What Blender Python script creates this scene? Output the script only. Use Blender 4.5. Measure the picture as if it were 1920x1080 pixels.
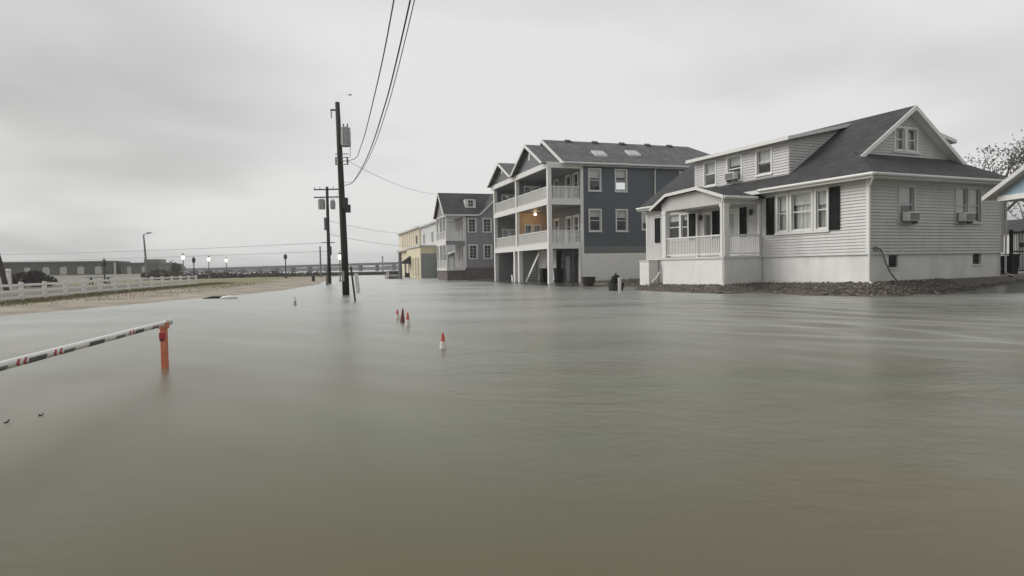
import bpy, bmesh, math, random
import numpy as np
from mathutils import Vector, Matrix
R = math.radians
random.seed(11)
rng = np.random.default_rng(5)
for o in list(bpy.data.objects): bpy.data.objects.remove(o)
S = bpy.context.scene
COL = S.collection

# ------------------------------------------------------------------ camera
cam = bpy.data.cameras.new('camera'); camo = bpy.data.objects.new('camera', cam); COL.objects.link(camo)
cam.sensor_width = 36.0; cam.lens = 22.5; cam.clip_start = .05; cam.clip_end = 9000
camo.matrix_world = Matrix.Translation((0, 0, 1.5)) @ Matrix.Rotation(R(90 - 1.95), 4, 'X') @ Matrix.Rotation(R(-1.0), 4, 'Z')
S.camera = camo
# ------------------------------------------------------------------ world, sun, exposure
SUN_EL, SUN_AZ = R(36), R(-80)          # azimuth measured from +Y towards +X: the bright side lies to the left
wd = bpy.data.worlds.new('World'); S.world = wd; wd.use_nodes = True
def world_nodes():
    nt = wd.node_tree; nt.nodes.clear(); N = nt.nodes.new; L = nt.links.new
    out = N('ShaderNodeOutputWorld'); bg = N('ShaderNodeBackground'); bg.inputs['Strength'].default_value = .1
    sky = N('ShaderNodeTexSky'); sky.sky_type = 'NISHITA'; sky.sun_disc = False
    sky.sun_elevation = SUN_EL; sky.sun_rotation = SUN_AZ; sky.air_density = 1.5; sky.dust_density = 5
    tc = N('ShaderNodeTexCoord'); sep = N('ShaderNodeSeparateXYZ'); L(tc.outputs['Generated'], sep.inputs[0])
    def math_(op, a, b=None):
        m = N('ShaderNodeMath'); m.operation = op
        for i, q in enumerate((a, b)):
            if q is None: continue
            if hasattr(q, 'is_linked'): L(q, m.inputs[i])
            else: m.inputs[i].default_value = q
        return m.outputs[0]
    zz = math_('ADD', math_('MAXIMUM', sep.outputs['Z'], 0.0), .16)
    cx = math_('DIVIDE', sep.outputs['X'], zz); cy = math_('DIVIDE', sep.outputs['Y'], zz)
    cmb = N('ShaderNodeCombineXYZ'); L(cx, cmb.inputs[0]); L(cy, cmb.inputs[1]); cmb.inputs[2].default_value = 1.9
    def noise(sc, det, rough, dist=0.):
        n = N('ShaderNodeTexNoise'); n.inputs['Scale'].default_value = sc; n.inputs['Detail'].default_value = det
        n.inputs['Roughness'].default_value = rough; n.inputs['Distortion'].default_value = dist
        L(cmb.outputs[0], n.inputs['Vector']); return n.outputs['Fac']
    f = math_('ADD', math_('MULTIPLY', noise(.42, 3, .45, .5), .8), math_('MULTIPLY', noise(1.5, 3, .45, .4), .2))
    rp = N('ShaderNodeValToRGB'); L(f, rp.inputs[0])
    e = rp.color_ramp.elements
    e[0].position = .36; e[0].color = (.50, .50, .50, 1); e[1].position = .60; e[1].color = (.82, .82, .815, 1)
    sc = N('ShaderNodeMixRGB'); sc.blend_type = 'MULTIPLY'; sc.inputs[0].default_value = 1
    L(rp.outputs[0], sc.inputs[1]); sc.inputs[2].default_value = (7.35, 7.35, 7.35, 1)
    mx = N('ShaderNodeMixRGB'); mx.inputs[0].default_value = .94
    L(sky.outputs[0], mx.inputs[1]); L(sc.outputs[0], mx.inputs[2])
    L(mx.outputs[0], bg.inputs['Color']); L(bg.outputs[0], out.inputs[0])
world_nodes()
sl = bpy.data.lights.new('sun', 'SUN'); sl.energy = 1.5; sl.angle = R(40); sl.color = (1, .985, .965)
so = bpy.data.objects.new('sun', sl); COL.objects.link(so)
sd = Vector((math.sin(SUN_AZ) * math.cos(SUN_EL), math.cos(SUN_AZ) * math.cos(SUN_EL), math.sin(SUN_EL)))
so.rotation_euler = sd.to_track_quat('Z', 'Y').to_euler(); so.location = (-60, 0, 60)
S.view_settings.view_transform = 'Standard'; S.view_settings.look = 'None'
S.view_settings.exposure = .42; S.view_settings.gamma = 1
S.render.engine = 'CYCLES'

# ------------------------------------------------------------------ materials
def lin(r, g, b): return tuple(((c / 255 + .055) / 1.055) ** 2.4 if c > 10 else c / 255 / 12.92 for c in (r, g, b))
def pm(name, col, rough=.6, var=.12, scale=2.5, bump=0., bscale=60., metal=0., spec=.5, stretch=(1, 1, 1), dirt=0., dcol=(.06, .055, .04), dscale=1.2):
    m = bpy.data.materials.new(name); m.use_nodes = True; nt = m.node_tree; N = nt.nodes.new; L = nt.links.new
    b = nt.nodes['Principled BSDF']; b.inputs['Roughness'].default_value = rough; b.inputs['Metallic'].default_value = metal
    b.inputs['Specular IOR Level'].default_value = spec
    tc = N('ShaderNodeTexCoord'); mp = N('ShaderNodeMapping'); mp.inputs['Scale'].default_value = stretch
    L(tc.outputs['Object'], mp.inputs[0])
    n = N('ShaderNodeTexNoise'); n.inputs['Scale'].default_value = scale; n.inputs['Detail'].default_value = 5; L(mp.outputs[0], n.inputs['Vector'])
    rp = N('ShaderNodeValToRGB'); L(n.outputs['Fac'], rp.inputs[0])
    e = rp.color_ramp.elements; e[0].position = .3; e[1].position = .7
    e[0].color = (*[c * (1 - var) for c in col], 1); e[1].color = (*[min(1, c * (1 + var)) for c in col], 1)
    last = rp.outputs[0]
    if dirt:
        n2 = N('ShaderNodeTexNoise'); n2.inputs['Scale'].default_value = dscale; n2.inputs['Detail'].default_value = 7; n2.inputs['Roughness'].default_value = .65
        mp2 = N('ShaderNodeMapping'); mp2.inputs['Scale'].default_value = (2.2, 2.2, .5); L(tc.outputs['Object'], mp2.inputs[0]); L(mp2.outputs[0], n2.inputs['Vector'])
        r2 = N('ShaderNodeValToRGB'); L(n2.outputs['Fac'], r2.inputs[0]); r2.color_ramp.elements[0].position = .45; r2.color_ramp.elements[1].position = .8
        ml = N('ShaderNodeMath'); ml.operation = 'MULTIPLY'; ml.inputs[1].default_value = dirt; L(r2.outputs[0], ml.inputs[0])
        mx = N('ShaderNodeMixRGB'); L(ml.outputs[0], mx.inputs[0]); L(last, mx.inputs[1]); mx.inputs[2].default_value = (*dcol, 1); last = mx.outputs[0]
    L(last, b.inputs['Base Color'])
    if bump:
        nb = N('ShaderNodeTexNoise'); nb.inputs['Scale'].default_value = bscale; nb.inputs['Detail'].default_value = 4; L(mp.outputs[0], nb.inputs['Vector'])
        bp = N('ShaderNodeBump'); bp.inputs['Strength'].default_value = bump; bp.inputs['Distance'].default_value = .02
        L(nb.outputs['Fac'], bp.inputs['Height']); L(bp.outputs[0], b.inputs['Normal'])
    return m
def shingle(name, col, rough=.8):
    m = pm(name, col, rough, .22, 1.1, dirt=.35, dcol=tuple(c * .55 for c in col), dscale=.7)
    nt = m.node_tree; N = nt.nodes.new; L = nt.links.new; b = nt.nodes['Principled BSDF']
    tc = N('ShaderNodeTexCoord'); sp = N('ShaderNodeSeparateXYZ'); L(tc.outputs['Object'], sp.inputs[0])
    ad = N('ShaderNodeMath'); L(sp.outputs[0], ad.inputs[0]); L(sp.outputs[1], ad.inputs[1])
    cb = N('ShaderNodeCombineXYZ'); L(ad.outputs[0], cb.inputs[0]); L(sp.outputs[2], cb.inputs[1])
    br = N('ShaderNodeTexBrick'); L(cb.outputs[0], br.inputs['Vector']); br.inputs['Scale'].default_value = 1
    br.inputs['Brick Width'].default_value = .3; br.inputs['Row Height'].default_value = .08; br.inputs['Mortar Size'].default_value = .006
    br.inputs['Color1'].default_value = (.62, .62, .62, 1); br.inputs['Color2'].default_value = (1.3, 1.3, 1.3, 1); br.inputs['Mortar'].default_value = (.4, .4, .4, 1)
    old = b.inputs['Base Color'].links[0].from_socket
    mx = N('ShaderNodeMixRGB'); mx.blend_type = 'MULTIPLY'; mx.inputs[0].default_value = .8; L(old, mx.inputs[1]); L(br.outputs['Color'], mx.inputs[2])
    L(mx.outputs[0], b.inputs['Base Color'])
    bp = N('ShaderNodeBump'); bp.inputs['Strength'].default_value = .5; bp.inputs['Distance'].default_value = .01; bp.invert = True
    L(br.outputs['Fac'], bp.inputs['Height']); L(bp.outputs[0], b.inputs['Normal'])
    return m
def glass(name, tint=(.93, .95, .95)):
    m = bpy.data.materials.new(name); m.use_nodes = True; nt = m.node_tree; nt.nodes.clear(); N = nt.nodes.new; L = nt.links.new
    o = N('ShaderNodeOutputMaterial'); mx = N('ShaderNodeMixShader'); t = N('ShaderNodeBsdfTransparent'); g = N('ShaderNodeBsdfGlossy')
    t.inputs[0].default_value = (*tint, 1); g.inputs['Roughness'].default_value = .03
    fr = N('ShaderNodeFresnel'); ge = N('ShaderNodeNewGeometry'); io = N('ShaderNodeMapRange'); io.inputs[3].default_value = 1.55; io.inputs[4].default_value = 1 / 1.55; L(ge.outputs['Backfacing'], io.inputs[0]); L(io.outputs[0], fr.inputs[0])
    tc = N('ShaderNodeTexCoord'); n = N('ShaderNodeTexNoise'); n.inputs['Scale'].default_value = 1.5; L(tc.outputs['Object'], n.inputs['Vector'])
    bp = N('ShaderNodeBump'); bp.inputs['Strength'].default_value = .03; L(n.outputs['Fac'], bp.inputs['Height']); L(bp.outputs[0], g.inputs['Normal'])
    L(fr.outputs[0], mx.inputs[0]); L(t.outputs[0], mx.inputs[1]); L(g.outputs[0], mx.inputs[2]); L(mx.outputs[0], o.inputs[0])
    return m
def emit(name, col, st):
    m = bpy.data.materials.new(name); m.use_nodes = True; b = m.node_tree.nodes['Principled BSDF']
    b.inputs['Base Color'].default_value = (*col, 1); b.inputs['Emission Color'].default_value = (*col, 1); b.inputs['Emission Strength'].default_value = st
    return m
M = {}
M['siding'] = pm('white vinyl siding', (.555, .548, .535), .45, .05, 1.5, dirt=.34, dcol=(.33, .30, .25), dscale=.8)
M['white'] = pm('white paint', (.74, .735, .71), .45, .04, 3, dirt=.1, dcol=(.4, .38, .33))
M['stucco'] = pm('painted foundation', (.74, .735, .71), .7, .05, 1.2, bump=.25, bscale=25, dirt=.3, dcol=(.38, .36, .31), dscale=.9)
M['roof'] = shingle('dark shingles', (.05, .049, .05))
M['roof2'] = shingle('grey shingles', (.135, .136, .14))
M['roof3'] = shingle('charcoal shingles', (.062, .064, .067))
M['black'] = pm('black paint', (.006, .006, .006), .6, .2, spec=.15)
M['slate'] = pm('slate blue siding', (.08, .095, .11), .5, .06, 1.2, dirt=.12, dcol=(.12, .12, .12))
M['slateband'] = pm('grey skirt board', (.16, .165, .17), .55, .06)
M['violet'] = pm('grey violet siding', (.27, .255, .265), .55, .06, 1.2)
M['gable'] = pm('blue grey gable siding', (.17, .178, .188), .55, .06)
M['sage'] = pm('sage grey wall', (.26, .265, .24), .55, .06)
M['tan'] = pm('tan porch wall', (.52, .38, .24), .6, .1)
M['trim'] = pm('off white trim', (.62, .61, .60), .5, .05, 3, dirt=.12, dcol=(.35, .33, .3))
M['glass'] = glass('window glass')
M['blind'] = pm('window shade', (.68, .66, .62), .8, .05)
M['dark'] = pm('dark interior', (.03, .028, .026), .8, .2)
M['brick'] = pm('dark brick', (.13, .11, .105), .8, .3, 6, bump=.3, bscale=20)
M['wood'] = pm('weathered pole wood', (.028, .022, .018), .75, .4, 5, stretch=(6, 6, .4), bump=.5, bscale=14)
M['metal'] = pm('galvanised metal', (.34, .34, .34), .4, .12, 4, metal=.3)
M['greymetal'] = pm('grey painted metal', (.17, .17, .17), .5, .1)
M['darkmetal'] = pm('dark metal', (.03, .03, .03), .45, .2)
M['wire'] = pm('cable sheath', (.02, .02, .02), .5, .1)
M['orange'] = pm('faded orange paint', (.62, .19, .10), .55, .15, 6, dirt=.3, dcol=(.2, .08, .04), dscale=5)
M['cone'] = pm('cone orange', (.50, .085, .06), .5, .15, 8)
M['darkcone'] = pm('weathered dark red cone', (.17, .055, .045), .6, .2, 8)
M['collar'] = pm('cone reflective collar', (.68, .62, .58), .5, .08, 10)
M['red'] = pm('red reflective tape', (.42, .03, .04), .4, .12, 8)
M['greytape'] = pm('grey worn tape', (.10, .10, .095), .5, .3, 8)
M['barrel'] = pm('dark barrel wood', (.035, .03, .024), .75, .35, 5, stretch=(5, 5, .6))
M['fence'] = pm('white vinyl fence', (.76, .74, .72), .5, .07, 2)
M['yellow'] = pm('yellow wall', (.74, .66, .47), .7, .06, .5, dirt=.12, dcol=(.35, .3, .2), dscale=.3)
M['paleblue'] = pm('pale blue grey wall', (.56, .57, .56), .7, .05, .5)
M['green'] = pm('grey green wall', (.27, .29, .28), .7, .06, .8)
M['darkbld'] = pm('dark grey cladding', (.095, .095, .092), .6, .07, .3)
M['wing'] = pm('mid grey cladding', (.13, .13, .125), .6, .07, .3)
M['palewin'] = pm('pale frosted window', (.46, .47, .46), .35, .06)
M['concrete'] = pm('concrete', (.3, .29, .27), .8, .12, 2, bump=.2)
M['canopy'] = pm('blue canopy panel', (.30, .42, .50), .4, .08, 2)
M['lampon'] = emit('lit lamp', (1, .96, .88), 1.3)
M['bulb'] = emit('warm bulb', (1, .78, .5), 4)
M['carpaint'] = pm('silver car paint', (.34, .33, .32), .3, .04, metal=.4)
M['tyre'] = pm('tyre rubber', (.015, .015, .015), .8, .2)
M['bark'] = pm('tree bark', (.10, .09, .08), .85, .3, 4, stretch=(4, 4, 1))
M['leafgrey'] = pm('autumn leaves', (.11, .105, .085), .7, .4, 2)
M['leafpine'] = pm('pine needles', (.045, .055, .042), .7, .35, 1)
M['leafbrown'] = pm('brown scrub', (.095, .075, .058), .8, .4, .4)
M['leafgreen'] = pm('green shrub', (.06, .068, .035), .7, .35, 1)
M['bushdark'] = pm('dark bush leaves', (.05, .04, .035), .7, .3, 2)
M['stone'] = pm('wet gravel', (.105, .088, .07), .6, .55, 3.2)
M['palestone'] = pm('pale stone chips', (.27, .24, .20), .6, .4, 3)
M['bridge'] = pm('bridge concrete', (.17, .175, .18), .8, .1, .05)
M['farland'] = pm('far shore', (.075, .08, .078), .9, .3, .02)
M['bird'] = pm('dark feathers', (.02, .02, .02), .7, .1)
M['twig'] = pm('wet driftwood', (.02, .018, .014), .7, .3)
M['grass'] = pm('grass blades', (.135, .125, .055), .7, .35, .3)

# ------------------------------------------------------------------ mesh helpers
class MB:
    def __init__(s): s.v = []; s.f = []
    def add(s, vs, fs):
        k = len(s.v); s.v += [tuple(p) for p in vs]; s.f += [tuple(i + k for i in f) for f in fs]; return s
    def box(s, x0, x1, y0, y1, z0, z1):
        if x0 > x1: x0, x1 = x1, x0
        if y0 > y1: y0, y1 = y1, y0
        return s.add([(x0, y0, z0), (x1, y0, z0), (x1, y1, z0), (x0, y1, z0), (x0, y0, z1), (x1, y0, z1), (x1, y1, z1), (x0, y1, z1)],
                     [(0, 3, 2, 1), (4, 5, 6, 7), (0, 1, 5, 4), (1, 2, 6, 5), (2, 3, 7, 6), (3, 0, 4, 7)])
    def prism(s, poly, vec):
        n = len(poly); vec = Vector(vec); p = [Vector(q) for q in poly]
        return s.add(p + [q + vec for q in p], [tuple(range(n))[::-1], tuple(range(n, 2 * n))] + [(i, (i + 1) % n, n + (i + 1) % n, n + i) for i in range(n)])
    def tube(s, pts, r, n=8, cap=True):
        pts = [Vector(p) for p in pts]; k = len(pts); rs = r if isinstance(r, (list, tuple)) else [r] * k
        vs = []; up = None
        for i, p in enumerate(pts):
            d = (pts[min(i + 1, k - 1)] - pts[max(i - 1, 0)]).normalized()
            if up is None: up = Vector((0, 0, 1)) if abs(d.z) < .9 else Vector((1, 0, 0))
            a = d.cross(up).normalized(); b = a.cross(d).normalized(); up = b
            for j in range(n):
                t = 2 * math.pi * j / n; vs.append(p + (a * math.cos(t) + b * math.sin(t)) * rs[i])
        fs = [(i * n + j, i * n + (j + 1) % n, (i + 1) * n + (j + 1) % n, (i + 1) * n + j) for i in range(k - 1) for j in range(n)]
        if cap: fs += [tuple(range(n))[::-1], tuple(range((k - 1) * n, k * n))]
        return s.add(vs, fs)
    def lathe(s, prof, c=(0, 0, 0), n=16, cap=True):
        vs = [(c[0] + r * math.cos(2 * math.pi * j / n), c[1] + r * math.sin(2 * math.pi * j / n), c[2] + z) for r, z in prof for j in range(n)]
        k = len(prof); fs = [(i * n + j, i * n + (j + 1) % n, (i + 1) * n + (j + 1) % n, (i + 1) * n + j) for i in range(k - 1) for j in range(n)]
        if cap: fs += [tuple(range(n))[::-1], tuple(range((k - 1) * n, k * n))]
        return s.add(vs, fs)
    def build(s, name, mat, parent=None, smooth=False, kind=None, recalc=True, bevel=0):
        me = bpy.data.meshes.new(name); me.from_pydata([tuple(p) for p in s.v], [], s.f)
        if recalc:
            bm = bmesh.new(); bm.from_mesh(me); bmesh.ops.recalc_face_normals(bm, faces=bm.faces); bm.to_mesh(me); bm.free()
        me.materials.append(mat)
        if smooth: me.polygons.foreach_set('use_smooth', [True] * len(me.polygons))
        o = bpy.data.objects.new(name, me); COL.objects.link(o)
        if parent: o.parent = parent
        if kind: o['kind'] = kind
        if bevel:
            b = o.modifiers.new('bevel', 'BEVEL'); b.width = bevel; b.segments = 2; b.limit_method = 'ANGLE'
        return o
def tag(o, label=None, cat=None, group=None, kind=None):
    if label: o['label'] = label
    if cat: o['category'] = cat
    if group: o['group'] = group
    if kind: o['kind'] = kind
    return o
def thing(name, label, cat, loc=(0, 0, 0), rotz=0., group=None):
    o = bpy.data.objects.new(name, None); COL.objects.link(o); o.empty_display_size = .2
    o.location = loc; o.rotation_euler = (0, 0, rotz); return tag(o, label, cat, group)
def copy_tree(o, parent=None):
    c = o.copy(); COL.objects.link(c); c.parent = parent
    for ch in list(o.children): copy_tree(ch, c)
    return c
def inst(src, name, parent, loc, rotz=0, scale=None):
    c = bpy.data.objects.new(name, src.data); COL.objects.link(c); c.parent = parent; c.location = loc; c.rotation_euler = (0, 0, rotz)
    if scale: c.scale = scale
    for k in src.keys():
        if k in ('kind',): c[k] = src[k]
    return c

# plane mappers: u along the wall, z up, d outwards
def PX(c): return lambda u, z, d: (c - d, u, z)      # wall facing -x
def PY(c): return lambda u, z, d: (u, c - d, z)      # wall facing -y
def PXb(c): return lambda u, z, d: (c + d, u, z)
def PYb(c): return lambda u, z, d: (u, c + d, z)
def pbox(mb, P, u0, u1, z0, z1, d0, d1):
    a = P(u0, z0, d0); b = P(u1, z1, d1); return mb.box(min(a[0], b[0]), max(a[0], b[0]), min(a[1], b[1]), max(a[1], b[1]), min(a[2], b[2]), max(a[2], b[2]))
def wall(parent, P, lo, hi, z0, z1, opens=(), pitch=.12, mat='siding', t=.15, back=None, lap=.042, name='wall'):
    """wall with real openings (u0,u1,z0,z1); lapped boards in front of a backing"""
    flo = lo if callable(lo) else (lambda z: lo); fhi = hi if callable(hi) else (lambda z: hi)
    def rows(p):
        zs = set([round(z0, 4), round(z1, 4)])
        if p:
            k = 1
            while z0 + k * p < z1 - .01: zs.add(round(z0 + k * p, 4)); k += 1
        for o in opens: zs.add(round(max(z0, o[2]), 4)); zs.add(round(min(z1, o[3]), 4))
        zs = sorted(z for z in zs if z0 - 1e-6 <= z <= z1 + 1e-6); return zs
    def spans(za, zb):
        zm = (za + zb) / 2; cur = [(None, None)]
        cut = sorted((o[0], o[1]) for o in opens if o[2] < zm < o[3])
        res = []; left = None
        for c in cut: res.append((left, c[0])); left = c[1]
        res.append((left, None)); return res
    def trap(mb, za, zb, a, b, fa, fb):
        la = flo(za) if a is None else a; lb = flo(zb) if a is None else a
        ha = fhi(za) if b is None else b; hb = fhi(zb) if b is None else b
        if ha - la < .01 and hb - lb < .01: return
        hb = max(hb, lb + .001); ha = max(ha, la + .001)
        vs = [P(la, za, fa[0]), P(ha, za, fa[0]), P(hb, zb, fb[0]), P(lb, zb, fb[0]), P(la, za, fa[1]), P(ha, za, fa[1]), P(hb, zb, fb[1]), P(lb, zb, fb[1])]
        mb.add(vs, [(0, 1, 2, 3), (4, 7, 6, 5), (0, 4, 5, 1), (1, 5, 6, 2), (2, 6, 7, 3), (3, 7, 4, 0)])
    bk = MB(); zs = rows(pitch if callable(lo) or callable(hi) else None)
    for za, zb in zip(zs, zs[1:]):
        for a, b in spans(za, zb): trap(bk, za, zb, a, b, (-t, 0), (-t, 0))
    w = bk.build(name, M[back or mat], parent)
    if pitch:
        sd_ = MB(); zs = rows(pitch)
        for za, zb in zip(zs, zs[1:]):
            k = (za - z0) / pitch % 1.0; kb = k + (zb - za) / pitch
            if k > .999: k = 0; kb = (zb - za) / pitch
            for a, b in spans(za, zb):
                trap(sd_, za, zb, a, b, (.002, .002 + lap * (1 - k)), (.002, .002 + lap * max(.05, 1 - kb)))
        sd_.build('siding', M[mat], parent, kind='stuff')
    return w
WR = random.Random(4)
def window(parent, P, u0, u1, z0, z1, cas=.1, grid=None, blind=0., frame='white', rail=True, sill=True, proud=.05, name='window', depth=.1, curtain=False):
    blind = blind * WR.uniform(.55, 1.35) if blind else blind
    f = MB()
    pbox(f, P, u0 - cas, u0, z0 - cas * .6, z1 + cas, -.02, proud); pbox(f, P, u1, u1 + cas, z0 - cas * .6, z1 + cas, -.02, proud)
    pbox(f, P, u0, u1, z1, z1 + cas, -.02, proud); pbox(f, P, u0, u1, z0 - cas * .6, z0, -.02, proud)
    w = f.build(name, M[frame], parent)
    s = MB(); e = .045
    pbox(s, P, u0, u0 + e, z0, z1, -depth * .8, -depth * .35); pbox(s, P, u1 - e, u1, z0, z1, -depth * .8, -depth * .35)
    pbox(s, P, u0 + e, u1 - e, z1 - e, z1, -depth * .8, -depth * .35); pbox(s, P, u0 + e, u1 - e, z0, z0 + e * 1.3, -depth * .8, -depth * .35)
    zm = (z0 + z1) / 2
    if rail: pbox(s, P, u0 + e, u1 - e, zm - .025, zm + .025, -depth * .8, -depth * .3)
    if grid:
        for i in range(1, grid[0]): uu = u0 + (u1 - u0) * i / grid[0]; pbox(s, P, uu - .018, uu + .018, z0 + e, z1 - e, -depth * .74, -depth * .5)
        for j in range(1, grid[1]):
            if grid[1] % 2 == 0 and j == grid[1] // 2: continue
            zz = z0 + (z1 - z0) * j / grid[1]; pbox(s, P, u0 + e, u1 - e, zz - .018, zz + .018, -depth * .72, -depth * .52)
    s.build('sash', M[frame], w)
    g = MB(); pbox(g, P, u0 + e * .5, u1 - e * .5, z0 + e * .5, z1 - e * .5, -depth * .68, -depth * .62); g.build('pane', M['glass'], w)
    if sill: q = MB(); pbox(q, P, u0 - cas * 1.2, u1 + cas * 1.2, z0 - cas * .6 - .05, z0 - cas * .6 + .0, -.01, proud + .05); q.build('sill', M[frame], w)
    if blind:
        q = MB(); pbox(q, P, u0 + .02, u1 - .02, z1 - (z1 - z0) * blind, z1 - .02, -depth - .06, -depth - .045); q.build('blind', M['blind'], w)
    if curtain:
        q = MB(); n = 14
        vs = [];
        for i in range(n + 1):
            u = u0 + .03 + (u1 - u0 - .06) * i / n; d = -depth - .14 + .03 * math.sin(i * 2.2)
            vs += [P(u, z0 + .03, d), P(u, z1 - .03, d)]
        q.add(vs, [(2 * i, 2 * i + 2, 2 * i + 3, 2 * i + 1) for i in range(n)]); q.build('curtain', M['blind'], w, recalc=False)
    return w
def slab(parent, poly, t, mat, name='roof'):
    return MB().prism(poly, (0, 0, -t)).build(name, M[mat], parent)
def trimbar(parent, a, b, w, h, mat='white', name='fascia', n=None):
    """rectangular bar from a to b, w wide sideways, h tall"""
    a = Vector(a); b = Vector(b); d = (b - a).normalized(); s = d.cross(Vector((0, 0, 1))).normalized() * (w / 2); u = Vector((0, 0, h / 2))
    return MB().prism([a - s - u, a + s - u, a + s + u, a - s + u], b - a).build(name, M[mat], parent)
def shutter(parent, P, u0, u1, z0, z1):
    f = MB(); pbox(f, P, u0, u0 + .06, z0, z1, .05, .09); pbox(f, P, u1 - .06, u1, z0, z1, .05, .09)
    zm = (z0 + z1) / 2
    for a, b in ((z0, z0 + .08), (zm - .04, zm + .04), (z1 - .08, z1)): pbox(f, P, u0 + .06, u1 - .06, a, b, .05, .088)
    pbox(f, P, u0 + .03, u1 - .03, z0 + .03, z1 - .03, .001, .055)
    s = f.build('shutter', M['black'], parent)
    q = MB(); z = z0 + .09
    while z < z1 - .12:
        if abs(z - zm) > .07:
            a = P(u0 + .06, z, .082); b = P(u1 - .06, z, .082); c = P(u1 - .06, z + .05, .058); d = P(u0 + .06, z + .05, .058)
            o = Vector(P(0, 0, -.008)) - Vector(P(0, 0, 0)); q.prism([a, b, c, d], o)
        z += .06
    q.build('louvres', M['black'], s, kind='stuff'); return s
def downspout(parent, pts, r=.045, mat='white'):
    return MB().tube(pts, r, 8).build('downspout', M[mat], parent)

# ------------------------------------------------------------------ frames of the houses
TW, OW = R(23.5), Vector((15.375, 27.6, 0))
TG, OG = R(18.3), Vector((2.889, 49.4, 0))
TV, OV = R(18.0), Vector((-5.358, 75.0, 0))
TY, OY = R(18.0), Vector((-11.93, 95.0, 0))
def loc2(o, t, X, Y):
    dx, dy = X - o.x, Y - o.y; c, s = math.cos(t), math.sin(t); return dx * c + dy * s, -dx * s + dy * c
def wld(o, t, x, y, z=0.): c, s = math.cos(t), math.sin(t); return (o.x + x * c - y * s, o.y + x * s + y * c, z)

# ------------------------------------------------------------------ terrain
SY = [-80, 10, 23.6, 27, 34, 40, 49, 65, 100, 130, 200, 320]; SX = [-21, -19.6, -18.95, -18.24, -17.9, -17.0, -17.3, -19.6, -28.4, -37, -60, -110]
def sm(a, b, x): t = np.clip((x - a) / (b - a), 0, 1); return t * t * (3 - 2 * t)
def vnoise(X, Y, sc, seed=0):
    r = np.random.default_rng(seed); out = 0
    for k in range(5):
        a = r.uniform(0, 6.28); f = sc * r.uniform(.6, 1.7); out = out + np.sin((X * np.cos(a) + Y * np.sin(a)) * f + r.uniform(0, 6.28) + 1.3 * np.sin((Y * np.cos(a) - X * np.sin(a)) * f * .7 + k))
    return out / 5
def terrain_h(X, Y):
    X = np.asarray(X, float); Y = np.asarray(Y, float)
    h = np.full(X.shape, -.45)
    nz = vnoise(X, Y, .5, 3) * .5 + vnoise(X, Y, 1.7, 4) * .25
    d = np.interp(Y, SY, SX) - X + nz * .5
    left = np.where(d > 0, .33 * np.tanh(d / 7) + .012 * nz, np.maximum(-.45, d * .07))
    left = left - sm(190, 240, Y) * 2.0 + sm(40, 90, d) * .15
    h = np.maximum(h, left)
    # white house lot
    c, s = math.cos(TW), math.sin(TW); lx = (X - OW.x) * c + (Y - OW.y) * s; ly = -(X - OW.x) * s + (Y - OW.y) * c
    def dbox(x0, x1, y0, y1): return np.hypot(np.maximum(np.maximum(x0 - lx, lx - x1), 0), np.maximum(np.maximum(y0 - ly, ly - y1), 0))
    dw = np.minimum(dbox(0, 60, 0, 16.5), dbox(-2.5, 0, 6, 11.2)) + .18 * nz
    gz = .53 - .0215 * np.clip(ly, 0, 17) + .008 * np.clip(lx, 0, 12)
    bank = np.where(dw < 1.5, gz * (1 - np.clip(dw / 1.5, 0, 1) ** 1.4), -.14 * (dw - 1.5))
    drive = .052 * np.clip(lx, -5, 10.5) - .06 - .11 * np.maximum(0, -1.1 - ly) + .012 * nz
    drive = np.where(ly < .5, drive, -1)
    lot = np.maximum(bank, drive)
    # grey house lot and the row behind
    c, s = math.cos(TG), math.sin(TG); gx = (X - OG.x) * c + (Y - OG.y) * s; gy = -(X - OG.x) * s + (Y - OG.y) * c
    row = np.where(gx > 0, .1 + .03 * np.clip(gx, 0, 6), .1 + .13 * gx) - .12 * sm(18, 30, gy) + .03 * nz
    row = np.where((gy > -12) & (gy < 170), row, -1) - sm(120, 165, gy) * 2
    row = row - 1.2 * (1 - sm(-13.5, -6, gy)) * (gx < 3)
    mid = np.where((gy < -1) & (gy > -24) & (gx > 2.5), .05 + .1 * np.clip(gx - 3, 0, 4) / 4 + .05 * nz, -1)
    h = np.maximum(h, np.maximum(np.maximum(lot, row), mid))
    return h
def grid_axis(parts):
    a = []
    for lo, hi, st in parts: a += list(np.arange(lo, hi, st))
    return np.array(a + [parts[-1][1]])
def sheet(name, xs, ys, hf, mat, attr=None):
    GX, GY = np.meshgrid(xs, ys); Z = hf(GX, GY); nx, ny = len(xs), len(ys)
    co = np.stack([GX, GY, Z], -1).reshape(-1, 3)
    i = np.arange(nx * ny).reshape(ny, nx); q = np.stack([i[:-1, :-1], i[:-1, 1:], i[1:, 1:], i[1:, :-1]], -1).reshape(-1, 4)
    me = bpy.data.meshes.new(name); me.vertices.add(len(co)); me.vertices.foreach_set('co', co.ravel())
    me.loops.add(q.size); me.loops.foreach_set('vertex_index', q.ravel().astype(np.int32))
    me.polygons.add(len(q)); me.polygons.foreach_set('loop_start', np.arange(0, q.size, 4, dtype=np.int32)); me.polygons.foreach_set('loop_total', np.full(len(q), 4, dtype=np.int32))
    me.polygons.foreach_set('use_smooth', np.ones(len(q), bool)); me.update(calc_edges=True); me.validate()
    if attr is not None:
        ca = me.color_attributes.new('cover', 'FLOAT_COLOR', 'POINT'); ca.data.foreach_set('color', attr(GX, GY).reshape(-1, 4).astype(np.float32).ravel())
    me.materials.append(mat); o = bpy.data.objects.new(name, me); COL.objects.link(o); return o
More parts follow.
